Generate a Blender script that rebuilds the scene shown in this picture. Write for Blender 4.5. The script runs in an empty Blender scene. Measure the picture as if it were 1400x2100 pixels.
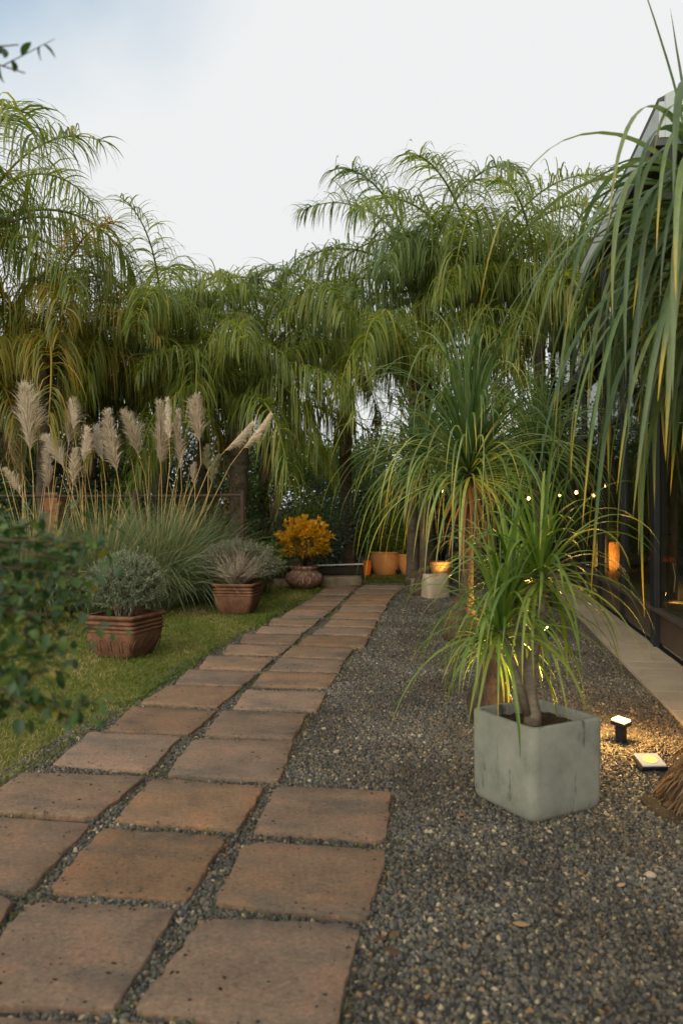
import bpy, math, random
import numpy as np
from mathutils import Vector, Matrix

# ------------------------------------------------------------------ camera
SC = bpy.context.scene
COL = SC.collection
FPX, HZ, CAMH = 1633.0, 1035.0, 1.5          # focal length and horizon in photo pixels, eye height in metres
YAW = math.atan(260 / FPX)                   # the path and the glass house run along world +Y
CA, SA = math.cos(YAW), math.sin(YAW)
cam_d = bpy.data.cameras.new('camera')
cam = bpy.data.objects.new('camera', cam_d); COL.objects.link(cam)
cam.location = (0, 0, CAMH); cam.rotation_euler = (math.pi / 2, 0, YAW)
cam_d.sensor_fit = 'VERTICAL'; cam_d.sensor_height = 36; cam_d.lens = 36 * FPX / 2100
cam_d.shift_y = -(1050 - HZ) / 2100
cam_d.clip_start = 0.05; cam_d.clip_end = 800
cam_d.dof.use_dof = True; cam_d.dof.focus_distance = 7.5; cam_d.dof.aperture_fstop = 2.6
SC.camera = cam

# ------------------------------------------------------------------ sky, sun, exposure
SUN_EL, SUN_AZ = math.radians(30), math.radians(-155)     # azimuth from +Y, positive to the right
w = bpy.data.worlds.new('World'); SC.world = w; w.use_nodes = True
nt = w.node_tree; nt.nodes.clear()
N = nt.nodes.new; LK = nt.links.new
out = N('ShaderNodeOutputWorld'); bg = N('ShaderNodeBackground'); LK(bg.outputs[0], out.inputs[0])
sky = N('ShaderNodeTexSky'); sky.sky_type = 'NISHITA'; sky.sun_disc = False
sky.sun_elevation = SUN_EL; sky.sun_rotation = SUN_AZ; sky.air_density = 1.0; sky.dust_density = 1.0; sky.ozone_density = 0.1
tc = N('ShaderNodeTexCoord')
nz = N('ShaderNodeTexNoise'); nz.inputs['Scale'].default_value = 2.2; nz.inputs['Detail'].default_value = 5
LK(tc.outputs['Generated'], nz.inputs['Vector'])
dotn = N('ShaderNodeVectorMath'); dotn.operation = 'DOT_PRODUCT'
_bd = Vector((-0.60, 0.45, 0.66)).normalized(); dotn.inputs[1].default_value = _bd
LK(tc.outputs['Generated'], dotn.inputs[0])
ad = N('ShaderNodeMath'); ad.operation = 'MULTIPLY_ADD'; ad.inputs[1].default_value = 0.16
LK(nz.outputs['Fac'], ad.inputs[0]); LK(dotn.outputs['Value'], ad.inputs[2])
mr = N('ShaderNodeMapRange'); mr.interpolation_type = 'SMOOTHSTEP'
mr.inputs['To Max'].default_value = .75; mr.inputs['From Min'].default_value = 0.955; mr.inputs['From Max'].default_value = 1.045
LK(ad.outputs[0], mr.inputs['Value'])
mixs = N('ShaderNodeMix'); mixs.data_type = 'RGBA'
mixs.inputs[6].default_value = (4.46, 4.54, 4.56, 1)        # thin, even cloud sheet
skt = N('ShaderNodeMix'); skt.data_type = 'RGBA'; skt.blend_type = 'MULTIPLY'; skt.inputs[0].default_value = 1; skt.inputs[7].default_value = (.88, 1.18, 1.12, 1); LK(sky.outputs[0], skt.inputs[6])
LK(mr.outputs[0], mixs.inputs[0]); LK(skt.outputs[2], mixs.inputs[7])
LK(mixs.outputs[2], bg.inputs['Color']); bg.inputs['Strength'].default_value = 0.08
sun_d = bpy.data.lights.new('sun', 'SUN'); sun_d.energy = 1.5; sun_d.angle = math.radians(70); sun_d.color = (1, 0.93, 0.8)
sun = bpy.data.objects.new('sun', sun_d); COL.objects.link(sun)
_sd = Vector((math.sin(SUN_AZ) * math.cos(SUN_EL), math.cos(SUN_AZ) * math.cos(SUN_EL), math.sin(SUN_EL)))
sun.rotation_euler = _sd.to_track_quat('Z', 'Y').to_euler()
SC.view_settings.view_transform = 'Standard'; SC.view_settings.look = 'None'
SC.view_settings.exposure = 1.28; SC.view_settings.gamma = 1.0; SC.view_settings.use_curve_mapping = False
SC.cycles.max_bounces = 8; SC.cycles.transparent_max_bounces = 12; SC.cycles.caustics_reflective = False; SC.cycles.caustics_refractive = False

# ------------------------------------------------------------------ helpers
rng = np.random.default_rng(7); random.seed(7)
R = math.radians
def at(px, py, d):
    """the point seen at photo pixel (px,py) at depth d"""
    xc = (px - 700) / FPX * d
    return Vector((xc * CA - d * SA, xc * SA + d * CA, CAMH + (HZ - py) / FPX * d))
def gd(py, z=0.0): return FPX * (CAMH - z) / (py - HZ)
def G(px, py, z=0.0): return at(px, py, gd(py, z))
def gxy(px, d, z=0.0):
    p = at(px, HZ, d); p.z = z; return p

def tag(o, label=None, cat=None, group=None, kind=None):
    if label: o['label'] = label
    if cat: o['category'] = cat
    if group: o['group'] = group
    if kind: o['kind'] = kind
    return o
def link(o, parent=None):
    COL.objects.link(o)
    if parent is not None: o.parent = parent
    return o
def empty(name, loc=(0, 0, 0), rz=0.0, parent=None):
    o = bpy.data.objects.new(name, None); o.location = loc; o.rotation_euler = (0, 0, rz); o.empty_display_size = .1
    return link(o, parent)
def mesh_np(name, V, F, mat=None, attrs=None, smooth=True):
    """V (n,3); F list of index arrays, each (m,3) or (m,4), or a python list of faces"""
    me = bpy.data.meshes.new(name)
    if isinstance(F, list) and F and not isinstance(F[0], np.ndarray):
        me.from_pydata([tuple(v) for v in V], [], F)
    else:
        if isinstance(F, np.ndarray): F = [F]
        V = np.asarray(V, dtype=np.float32)
        me.vertices.add(len(V)); me.vertices.foreach_set('co', V.ravel())
        tot = np.concatenate([np.full(len(f), f.shape[1], dtype=np.int32) for f in F])
        li = np.concatenate([f.ravel() for f in F]).astype(np.int32)
        me.loops.add(len(li)); me.loops.foreach_set('vertex_index', li)
        me.polygons.add(len(tot))
        st = np.concatenate([[0], np.cumsum(tot)[:-1]]).astype(np.int32)
        me.polygons.foreach_set('loop_start', st); me.polygons.foreach_set('loop_total', tot)
        me.update(calc_edges=True)
    if attrs:
        for k, a in attrs.items():
            at_ = me.attributes.new(k, 'FLOAT', 'POINT'); at_.data.foreach_set('value', np.asarray(a, dtype=np.float32))
    if smooth: me.polygons.foreach_set('use_smooth', np.ones(len(me.polygons), dtype=bool))
    if mat is not None: me.materials.append(mat)
    me.update()
    return me
def obj(name, me, parent=None, loc=None, rot=None, scale=None):
    o = bpy.data.objects.new(name, me)
    if loc is not None: o.location = loc
    if rot is not None: o.rotation_euler = rot
    if scale is not None: o.scale = (scale,) * 3 if isinstance(scale, (int, float)) else scale
    return link(o, parent)

class MB:
    """collects small shapes into ONE mesh"""
    def __init__(s): s.V = []; s.F = []
    def add(s, V, F):
        b = len(s.V); s.V += [tuple(v) for v in V]; s.F += [tuple(i + b for i in f) for f in F]; return s
    def box(s, c, h, rz=0.0, bev=0.0):
        cx, cy, cz = c; hx, hy, hz = h; co, si = math.cos(rz), math.sin(rz)
        if bev:
            V = []; F = []
            b = bev
            loop = [(-hx + b, -hy), (hx - b, -hy), (hx, -hy + b), (hx, hy - b), (hx - b, hy), (-hx + b, hy), (-hx, hy - b), (-hx, -hy + b)]
            for (z, k) in ((-hz, b), (-hz + b, 0), (hz - b, 0), (hz, b)):
                for (x, y) in loop:
                    fx = (hx - k) / hx; fy = (hy - k) / hy
                    V.append((x * fx, y * fy, z))
            for r in range(3):
                for i in range(8):
                    j = (i + 1) % 8; F.append((r * 8 + i, r * 8 + j, r * 8 + 8 + j, r * 8 + 8 + i))
            F.append(tuple(range(7, -1, -1))); F.append(tuple(range(24, 32)))
        else:
            V = [(x, y, z) for z in (-hz, hz) for (x, y) in ((-hx, -hy), (hx, -hy), (hx, hy), (-hx, hy))]
            F = [(3, 2, 1, 0), (4, 5, 6, 7), (0, 1, 5, 4), (1, 2, 6, 5), (2, 3, 7, 6), (3, 0, 4, 7)]
        V = [(cx + x * co - y * si, cy + x * si + y * co, cz + z) for (x, y, z) in V]
        return s.add(V, F)
    def tube(s, pts, rad, n=8, cap=True, jit=0.0, rnd=None):
        pts = [Vector(p) for p in pts]
        if isinstance(rad, (int, float)): rad = [rad] * len(pts)
        V = []; F = []; u = None
        for i, p in enumerate(pts):
            t = (pts[min(i + 1, len(pts) - 1)] - pts[max(i - 1, 0)]).normalized()
            if u is None: u = t.orthogonal().normalized()
            u = (u - t * u.dot(t)).normalized(); v = t.cross(u)
            for k in range(n):
                a = 2 * math.pi * k / n; r = rad[i] * (1 + (rnd.uniform(-jit, jit) if rnd else 0))
                V.append(p + (u * math.cos(a) + v * math.sin(a)) * r)
        for i in range(len(pts) - 1):
            for k in range(n):
                j = (k + 1) % n; F.append((i * n + k, i * n + j, i * n + n + j, i * n + n + k))
        if cap: F.append(tuple(range(n - 1, -1, -1))); b = (len(pts) - 1) * n; F.append(tuple(range(b, b + n)))
        return s.add(V, F)
    def loft(s, rings, close_bottom=True, close_top=False):
        n = len(rings[0]); V = [p for r in rings for p in r]; F = []
        for i in range(len(rings) - 1):
            for k in range(n):
                j = (k + 1) % n; F.append((i * n + k, i * n + j, i * n + n + j, i * n + n + k))
        if close_bottom: F.append(tuple(range(n - 1, -1, -1)))
        if close_top: b = (len(rings) - 1) * n; F.append(tuple(range(b, b + n)))
        return s.add(V, F)
    def build(s, name, mat, parent=None, loc=None, rz=None, smooth=False):
        me = mesh_np(name, s.V, s.F, mat, smooth=smooth)
        return obj(name, me, parent, loc, (0, 0, rz) if rz is not None else None)

def auto_smooth(o, ang=35):
    me = o.data
    me.polygons.foreach_set('use_smooth', np.ones(len(me.polygons), dtype=bool))
    me.set_sharp_from_angle(angle=R(ang))
    return o
def rsq(a, b, r, n=5, z=0.0):
    P = []
    for (sx, sy, a0) in ((1, 1, 0), (-1, 1, 90), (-1, -1, 180), (1, -1, 270)):
        for k in range(n + 1):
            t = R(a0 + 90 * k / n); P.append((sx * (a - r) + r * math.cos(t), sy * (b - r) + r * math.sin(t), z))
    return P
def circ(r, n, z, f=None): return [((f(k) if f else 1) * r * math.cos(2 * math.pi * k / n), (f(k) if f else 1) * r * math.sin(2 * math.pi * k / n), z) for k in range(n)]

# ------------------------------------------------------------------ materials
def new_mat(name):
    m = bpy.data.materials.new(name); m.use_nodes = True; t = m.node_tree; t.nodes.clear()
    o = t.nodes.new('ShaderNodeOutputMaterial'); return m, t, o
def c4(c): return (c[0], c[1], c[2], 1)
def ramp(t, stops):
    n = t.nodes.new('ShaderNodeValToRGB'); e = n.color_ramp.elements
    while len(e) < len(stops): e.new(0.5)
    for i, (p, c) in enumerate(stops): e[i].position = p; e[i].color = c4(c)
    return n
def noise(t, scale, detail=6, rough=.6, vec=None, obj_co=True, stretch=None):
    n = t.nodes.new('ShaderNodeTexNoise'); n.inputs['Scale'].default_value = scale; n.inputs['Detail'].default_value = detail; n.inputs['Roughness'].default_value = rough
    if vec is None:
        g = t.nodes.new('ShaderNodeNewGeometry') if not obj_co else t.nodes.new('ShaderNodeTexCoord')
        vec = g.outputs['Position'] if not obj_co else g.outputs['Object']
    if stretch:
        mp = t.nodes.new('ShaderNodeMapping'); mp.inputs['Scale'].default_value = stretch; t.links.new(vec, mp.inputs['Vector']); vec = mp.outputs[0]
    t.links.new(vec, n.inputs['Vector']); return n
def mixc(t, fac, a, b, mode='MIX'):
    n = t.nodes.new('ShaderNodeMix'); n.data_type = 'RGBA'; n.blend_type = mode
    for s, v in ((0, fac), (6, a), (7, b)):
        if hasattr(v, 'links') or hasattr(v, 'is_linked'): t.links.new(v, n.inputs[s])
        elif s == 0: n.inputs[0].default_value = v
        else: n.inputs[s].default_value = c4(v)
    return n.outputs[2]
def bump(t, h, dist=0.01, strength=.6):
    b = t.nodes.new('ShaderNodeBump'); b.inputs['Distance'].default_value = dist; b.inputs['Strength'].default_value = strength
    t.links.new(h, b.inputs['Height']); return b.outputs[0]
def pbsdf(t, o, col, rough=.8, spec=.3, normal=None, metal=0):
    p = t.nodes.new('ShaderNodeBsdfPrincipled')
    if hasattr(col, 'is_linked'): t.links.new(col, p.inputs['Base Color'])
    else: p.inputs['Base Color'].default_value = c4(col)
    if hasattr(rough, 'is_linked'): t.links.new(rough, p.inputs['Roughness'])
    else: p.inputs['Roughness'].default_value = rough
    p.inputs['Specular IOR Level'].default_value = spec; p.inputs['Metallic'].default_value = metal
    if normal: t.links.new(normal, p.inputs['Normal'])
    t.links.new(p.outputs[0], o.inputs[0]); return p
def surf_mat(name, stops, scale=6, rough=.85, spec=.2, bscale=60, bdist=.004, bstr=.6, obj_co=True, stretch=None, dirt=None, vary=0.0, detail=7):
    m, t, o = new_mat(name)
    n = noise(t, scale, detail, .65, obj_co=obj_co, stretch=stretch); r = ramp(t, stops); t.links.new(n.outputs['Fac'], r.inputs[0]); col = r.outputs[0]
    if dirt:
        n2 = noise(t, dirt[1], 5, .7, obj_co=obj_co, stretch=dirt[4] if len(dirt) > 4 else None); r2 = ramp(t, [(dirt[2], (0, 0, 0)), (dirt[3], (1, 1, 1))]); t.links.new(n2.outputs['Fac'], r2.inputs[0])
        col = mixc(t, r2.outputs[0], col, dirt[0])
    if vary:
        oi = t.nodes.new('ShaderNodeObjectInfo'); h = t.nodes.new('ShaderNodeHueSaturation')
        mr = t.nodes.new('ShaderNodeMapRange'); mr.inputs['To Min'].default_value = 1 - vary; mr.inputs['To Max'].default_value = 1 + vary
        t.links.new(oi.outputs['Random'], mr.inputs['Value']); t.links.new(mr.outputs[0], h.inputs['Value']); t.links.new(col, h.inputs['Color']); col = h.outputs[0]
    b = noise(t, bscale, 6, .7, obj_co=obj_co, stretch=stretch)
    pbsdf(t, o, col, rough, spec, bump(t, b.outputs['Fac'], bdist, bstr)); return m
def leaf_mat(name, stops, tip=None, tip_at=(.7, 1.0), trans=.35, rough=.5, spec=.35, vary=.12, tip_rand=None, mottle=0):
    """colour from a per-leaf random attribute; optional dry/yellow tips along the leaf"""
    m, t, o = new_mat(name)
    a = t.nodes.new('ShaderNodeAttribute'); a.attribute_name = 'tint'; r = ramp(t, stops); t.links.new(a.outputs['Fac'], r.inputs[0]); col = r.outputs[0]
    oi = t.nodes.new('ShaderNodeObjectInfo')
    if tip:
        al = t.nodes.new('ShaderNodeAttribute'); al.attribute_name = 'along'
        mr = t.nodes.new('ShaderNodeMapRange'); mr.inputs['From Min'].default_value = tip_at[0]; mr.inputs['From Max'].default_value = tip_at[1]
        t.links.new(al.outputs['Fac'], mr.inputs['Value']); f = mr.outputs[0]
        if tip_rand:
            m2 = t.nodes.new('ShaderNodeMath'); m2.operation = 'MULTIPLY'
            r2 = t.nodes.new('ShaderNodeMapRange'); r2.inputs['From Min'].default_value = tip_rand[0]; r2.inputs['From Max'].default_value = tip_rand[1]
            t.links.new(oi.outputs['Random'], r2.inputs['Value']); t.links.new(f, m2.inputs[0]); t.links.new(r2.outputs[0], m2.inputs[1]); f = m2.outputs[0]
        col = mixc(t, f, col, tip)
    if mottle:
        nm = noise(t, mottle, 5, .7, stretch=(.25, 1.6, .5)); rm = ramp(t, [(.3, (.62, .66, .60)), (.5, (1, 1, 1)), (.72, (1.3, 1.2, 1.05))]); t.links.new(nm.outputs['Fac'], rm.inputs[0]); col = mixc(t, 1.0, col, rm.outputs[0], 'MULTIPLY')
    h = t.nodes.new('ShaderNodeHueSaturation'); mr = t.nodes.new('ShaderNodeMapRange'); mr.inputs['To Min'].default_value = 1 - vary; mr.inputs['To Max'].default_value = 1 + vary
    t.links.new(oi.outputs['Random'], mr.inputs['Value']); t.links.new(mr.outputs[0], h.inputs['Value']); t.links.new(col, h.inputs['Color']); col = h.outputs[0]
    p = t.nodes.new('ShaderNodeBsdfPrincipled'); t.links.new(col, p.inputs['Base Color']); p.inputs['Roughness'].default_value = rough; p.inputs['Specular IOR Level'].default_value = spec
    tr = t.nodes.new('ShaderNodeBsdfTranslucent'); h2 = t.nodes.new('ShaderNodeHueSaturation'); h2.inputs['Value'].default_value = 1.35; h2.inputs['Saturation'].default_value = 1.1
    t.links.new(col, h2.inputs['Color']); t.links.new(h2.outputs[0], tr.inputs['Color'])
    mx = t.nodes.new('ShaderNodeMixShader'); mx.inputs[0].default_value = trans
    t.links.new(p.outputs[0], mx.inputs[1]); t.links.new(tr.outputs[0], mx.inputs[2]); t.links.new(mx.outputs[0], o.inputs[0]); return m
def emit_mat(name, col, s):
    m, t, o = new_mat(name); e = t.nodes.new('ShaderNodeEmission'); e.inputs[0].default_value = c4(col); e.inputs[1].default_value = s
    t.links.new(e.outputs[0], o.inputs[0]); return m

M = {}
M['soil'] = surf_mat('soil', [(.3, (.025, .02, .012)), (.7, (.06, .045, .028))], 5, .95, .1, 70, .01, .8, obj_co=False)
M['lawn'] = surf_mat('lawn_soil', [(.3, (.07, .08, .016)), (.55, (.13, .125, .035)), (.75, (.19, .155, .065))], 2.4, .95, .1, 160, .01, .9, obj_co=False)
M['gravel_base'] = surf_mat('gravel_base', [(.25, (.02, .019, .017)), (.5, (.045, .041, .034)), (.8, (.09, .08, .062))], 90, .9, .25, 120, .012, 1.0, obj_co=False)
# stone chips: every stone its own colour
m, t, o = new_mat('gravel_stone'); oi = t.nodes.new('ShaderNodeObjectInfo')
r = ramp(t, [(0, (.022, .022, .024)), (.26, (.050, .047, .042)), (.52, (.085, .074, .056)), (.70, (.135, .115, .078)), (.80, (.070, .068, .044)), (.88, (.052, .053, .060)), (.92, (.19, .115, .052)), (.965, (.32, .26, .17))]); r.color_ramp.interpolation = 'CONSTANT'
t.links.new(oi.outputs['Random'], r.inputs[0]); n = noise(t, 25, 4); col = mixc(t, n.outputs['Fac'], r.outputs[0], (.09, .08, .06), 'MIX')
col2 = mixc(t, .35, r.outputs[0], col)
gp_ = t.nodes.new('ShaderNodeNewGeometry'); np_ = noise(t, 1.3, 4, .6, vec=gp_.outputs['Position']); rp_ = ramp(t, [(.32, (.50, .44, .36)), (.5, (.92, .88, .80)), (.66, (1.22, 1.24, 1.20))]); t.links.new(np_.outputs['Fac'], rp_.inputs[0]); col2 = mixc(t, 1.0, col2, rp_.outputs[0], 'MULTIPLY'); pbsdf(t, o, col2, .6, .4); M['stone'] = m
# sandstone slabs
m, t, o = new_mat('sandstone'); oi = t.nodes.new('ShaderNodeObjectInfo'); tcn = t.nodes.new('ShaderNodeNewGeometry')
n1 = noise(t, 3.4, 9, .74, vec=tcn.outputs['Position']); r1 = ramp(t, [(.30, (.095, .075, .054)), (.41, (.180, .112, .068)), (.52, (.205, .132, .080)), (.60, (.25, .138, .078)), (.72, (.185, .130, .082))]); t.links.new(n1.outputs['Fac'], r1.inputs[0])
n2 = noise(t, 1.1, 8, .72, vec=tcn.outputs['Position'], stretch=(1, 2.2, 1)); r2 = ramp(t, [(.50, (0, 0, 0)), (.66, (.85, .85, .85))]); t.links.new(n2.outputs['Fac'], r2.inputs[0])
c = mixc(t, r2.outputs[0], r1.outputs[0], (.095, .082, .064))
n3 = noise(t, 55, 8, .8, vec=tcn.outputs['Position']); r3 = ramp(t, [(.32, (.36, .35, .33)), (.44, (.88, .88, .88)), (.56, (1.04, 1.04, 1.04)), (.68, (1.6, 1.5, 1.36))]); t.links.new(n3.outputs['Fac'], r3.inputs[0])
c = mixc(t, 1.0, c, r3.outputs[0], 'MULTIPLY')
h = t.nodes.new('ShaderNodeHueSaturation'); mr = t.nodes.new('ShaderNodeMapRange'); mr.inputs['To Min'].default_value = .84; mr.inputs['To Max'].default_value = 1.14; t.links.new(oi.outputs['Random'], mr.inputs[0]); t.links.new(mr.outputs[0], h.inputs['Value'])
ms = t.nodes.new('ShaderNodeMapRange'); ms.inputs['To Min'].default_value = 1.1; ms.inputs['To Max'].default_value = .8
wn = t.nodes.new('ShaderNodeTexWhiteNoise'); wn.noise_dimensions = '1D'; t.links.new(oi.outputs['Random'], wn.inputs['W']); t.links.new(wn.outputs['Value'], ms.inputs[0]); t.links.new(ms.outputs[0], h.inputs['Saturation'])
t.links.new(c, h.inputs['Color'])
nb = noise(t, 34, 10, .8, vec=tcn.outputs['Position'], stretch=(1, 1.6, 1)); pbsdf(t, o, h.outputs[0], .82, .25, bump(t, nb.outputs['Fac'], .014, .9)); M['slab'] = m
M['tile'] = surf_mat('pale_tile', [(.3, (.24, .19, .13)), (.7, (.32, .255, .175))], 3, .6, .35, 40, .002, .4, obj_co=False, dirt=((.2, .16, .11), 5, .55, .8), vary=.06)
M['terracotta'] = surf_mat('terracotta', [(.25, (.055, .030, .018)), (.5, (.132, .062, .034)), (.75, (.19, .098, .056))], 7, .9, .15, 70, .004, .7, dirt=((.045, .034, .024), 9, .52, .74, (1, 1, .6)))
M['old_terracotta'] = surf_mat('weathered_terracotta', [(.25, (.07, .038, .026)), (.5, (.16, .078, .046)), (.75, (.21, .12, .075))], 6, .9, .15, 60, .004, .7, dirt=((.36, .29, .23), 9, .50, .66, (2.4, 2.4, .45)))
M['warm_clay'] = surf_mat('warm_clay', [(.3, (.34, .16, .06)), (.7, (.48, .25, .10))], 4, .85, .2, 50, .003, .5)
M['concrete'] = surf_mat('grey_concrete', [(.28, (.115, .120, .092)), (.5, (.178, .178, .140)), (.72, (.225, .218, .170))], 4.5, .8, .25, 60, .004, .6, dirt=((.048, .056, .046), 3.4, .585, .66, (2.6, 2.6, .55)))
M['pot_soil'] = surf_mat('potting_soil', [(.3, (.02, .014, .008)), (.7, (.09, .055, .03))], 30, .95, .1, 60, .02, 1)
M['bark'] = surf_mat('palm_bark', [(.25, (.035, .028, .02)), (.55, (.10, .08, .058)), (.8, (.17, .14, .10))], 5, .95, .1, 24, .02, .9, stretch=(1, 1, 2.6))
M['fibre_bark'] = surf_mat('fibrous_bark', [(.25, (.03, .021, .014)), (.5, (.09, .062, .040)), (.8, (.17, .125, .08))], 12, .95, .1, 40, .03, 1, stretch=(2.2, 2.2, .6))
M['grey_bark'] = surf_mat('grey_stem', [(.3, (.10, .08, .055)), (.7, (.24, .19, .13))], 14, .9, .15, 60, .006, .8, stretch=(1, 1, 3))
M['twig'] = surf_mat('twig', [(.3, (.22, .175, .125)), (.7, (.38, .32, .24))], 20, .9, .15, 60, .003, .5)
M['dark_twig'] = surf_mat('dark_twig', [(.3, (.04, .03, .018)), (.7, (.10, .07, .04))], 20, .9, .15, 60, .003, .5)
M['rock'] = surf_mat('rock', [(.3, (.10, .075, .045)), (.7, (.22, .17, .11))], 6, .9, .2, 30, .02, .9)
M['dark_metal'] = surf_mat('black_steel', [(.3, (.006, .007, .008)), (.7, (.011, .013, .015))], 5, .5, .22, 80, .0005, .3)
M['sill_metal'] = surf_mat('brown_steel', [(.3, (.035, .026, .018)), (.7, (.06, .045, .032))], 5, .4, .5, 80, .0005, .3)
M['panel_wood'] = surf_mat('brown_panel', [(.3, (.03, .018, .010)), (.7, (.06, .038, .022))], 3, .45, .4, 40, .001, .3)
M['white_paint'] = surf_mat('pale_fascia', [(.3, (.30, .335, .325)), (.7, (.40, .43, .415))], 2, .6, .3, 30, .001, .3, dirt=((.22, .24, .23), 2.0, .55, .75))
M['dark_roof'] = surf_mat('dark_roofing', [(.3, (.05, .055, .05)), (.7, (.09, .09, .085))], 4, .8, .2, 40, .003, .5)
M['brick'] = surf_mat('brick', [(.3, (.16, .06, .03)), (.7, (.28, .11, .055))], 9, .9, .15, 60, .004, .6)
M['timber'] = surf_mat('dark_timber', [(.3, (.02, .016, .012)), (.7, (.05, .04, .03))], 8, .85, .2, 40, .005, .6, stretch=(1, 6, 6))
M['rail'] = surf_mat('rusty_rail', [(.3, (.03, .022, .016)), (.7, (.08, .05, .032))], 12, .8, .3, 60, .002, .5)
M['room_wall'] = surf_mat('room_wall', [(.3, (.09, .085, .06)), (.7, (.13, .12, .09))], 2, .9, .2, 30, .001, .3)
M['room_floor'] = surf_mat('room_floor', [(.3, (.10, .085, .065)), (.7, (.15, .125, .095))], 3, .5, .4, 30, .001, .3)
M['red_fabric'] = surf_mat('red_cushion', [(.3, (.26, .045, .02)), (.7, (.36, .07, .03))], 6, .85, .2, 90, .002, .5)
M['black_cord'] = surf_mat('black_cord', [(.3, (.01, .01, .01)), (.7, (.02, .02, .02))], 6, .6, .3, 90, .001, .3)
M['pale_cord'] = surf_mat('pale_cord', [(.3, (.5, .48, .42)), (.7, (.66, .62, .55))], 6, .7, .3, 90, .001, .3)
M['orange_plastic'] = surf_mat('orange_plastic', [(.3, (.62, .16, .02)), (.7, (.70, .20, .03))], 6, .45, .4, 50, .0005, .2)
M['glow'] = emit_mat('lamp_glass_lit', (1.0, .60, .20), 3.2)
M['glow_soft'] = emit_mat('lamp_glass_dim', (1.0, .50, .08), 1.3)
M['bulb'] = emit_mat('bulb_lit', (1.0, .55, .2), 10)
m, t, o = new_mat('lamp_frosted'); pbsdf(t, o, (.55, .55, .5), .25, .5); M['frosted'] = m
m, t, o = new_mat('window_glass')
gl = t.nodes.new('ShaderNodeBsdfGlossy'); gl.inputs['Roughness'].default_value = .015; gl.inputs['Color'].default_value = (.9, .95, .92, 1)
trn = t.nodes.new('ShaderNodeBsdfTransparent'); trn.inputs[0].default_value = (.80, .80, .68, 1)
lw = t.nodes.new('ShaderNodeLayerWeight'); lw.inputs[0].default_value = .5
pw = t.nodes.new('ShaderNodeMath'); pw.operation = 'POWER'; pw.inputs[1].default_value = 4.0; t.links.new(lw.outputs['Facing'], pw.inputs[0])
fr = t.nodes.new('ShaderNodeMath'); fr.operation = 'MULTIPLY_ADD'; fr.inputs[1].default_value = .42; fr.inputs[2].default_value = .035; t.links.new(pw.outputs[0], fr.inputs[0])
mx = t.nodes.new('ShaderNodeMixShader'); t.links.new(fr.outputs[0], mx.inputs[0]); t.links.new(trn.outputs[0], mx.inputs[1]); t.links.new(gl.outputs[0], mx.inputs[2]); t.links.new(mx.outputs[0], o.inputs[0]); M['glass'] = m
# foliage
M['palm'] = leaf_mat('palm_leaf', [(0, (.090, .130, .022)), (.5, (.165, .215, .036)), (.85, (.235, .27, .050)), (1, (.34, .29, .06))], trans=.52, rough=.42, spec=.45)
M['palm_gold'] = leaf_mat('palm_leaf_yellowing', [(0, (.10, .125, .020)), (.5, (.19, .19, .028)), (.85, (.30, .24, .035)), (1, (.42, .24, .04))], trans=.42, rough=.45, spec=.4)
M['palm_dark'] = leaf_mat('palm_leaf_dark', [(0, (.080, .122, .040)), (.5, (.140, .195, .058)), (1, (.195, .24, .078))], trans=.46, rough=.42, spec=.45)
M['palm_dead'] = leaf_mat('palm_leaf_dead', [(0, (.10, .065, .03)), (.6, (.18, .125, .06)), (1, (.27, .19, .08))], trans=.3, rough=.8, spec=.15)
M['rachis'] = surf_mat('palm_rachis', [(.3, (.10, .12, .03)), (.7, (.17, .17, .05))], 6, .6, .3, 40, .002, .4)
M['strap'] = leaf_mat('strap_leaf', [(0, (.055, .105, .028)), (.6, (.105, .170, .048)), (1, (.16, .215, .065))], tip=(.32, .27, .02), tip_at=(.70, 1.0), trans=.40, rough=.40, spec=.45, tip_rand=(.1, .8), vary=.25, mottle=18)
M['strap_near'] = leaf_mat('broad_strap_leaf', [(0, (.058, .100, .040)), (.6, (.100, .155, .058)), (1, (.15, .20, .070))], tip=(.44, .30, .012), tip_at=(.76, .96), trans=.36, rough=.42, spec=.42, tip_rand=(.25, .75), vary=.28, mottle=22)
M['strap_fresh'] = leaf_mat('fresh_strap_leaf', [(0, (.065, .125, .018)), (.6, (.12, .195, .030)), (1, (.18, .235, .045))], tip=(.36, .27, .04), tip_at=(.75, 1.0), trans=.42, rough=.40, spec=.42, tip_rand=(.2, 1), vary=.22, mottle=22)
M['dead_strap'] = leaf_mat('dry_strap_leaf', [(0, (.10, .055, .025)), (1, (.22, .14, .07))], trans=.2, rough=.8, spec=.15)
M['pampas'] = leaf_mat('pampas_blade', [(0, (.10, .145, .065)), (.6, (.18, .225, .105)), (.9, (.25, .265, .125)), (1, (.40, .32, .16))], trans=.35, rough=.5, spec=.35)
M['plume'] = leaf_mat('pampas_plume', [(0, (.40, .34, .24)), (.6, (.56, .49, .37)), (1, (.70, .63, .50))], trans=.4, rough=.8, spec=.1)
M['plume_white'] = leaf_mat('pampas_plume_white', [(0, (.54, .48, .39)), (.6, (.70, .64, .54)), (1, (.80, .75, .65))], trans=.4, rough=.8, spec=.1)
M['plume_green'] = leaf_mat('pampas_plume_green', [(0, (.22, .22, .12)), (1, (.38, .36, .22))], trans=.4, rough=.8, spec=.1)
M['cane'] = surf_mat('pampas_cane', [(.3, (.30, .19, .06)), (.7, (.42, .32, .13))], 5, .7, .2, 40, .001, .3, obj_co=False)
M['lavender'] = leaf_mat('grey_herb_leaf', [(0, (.12, .145, .075)), (.5, (.185, .215, .125)), (.9, (.26, .285, .19)), (1, (.33, .33, .25))], trans=.25, rough=.75, spec=.15)
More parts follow.
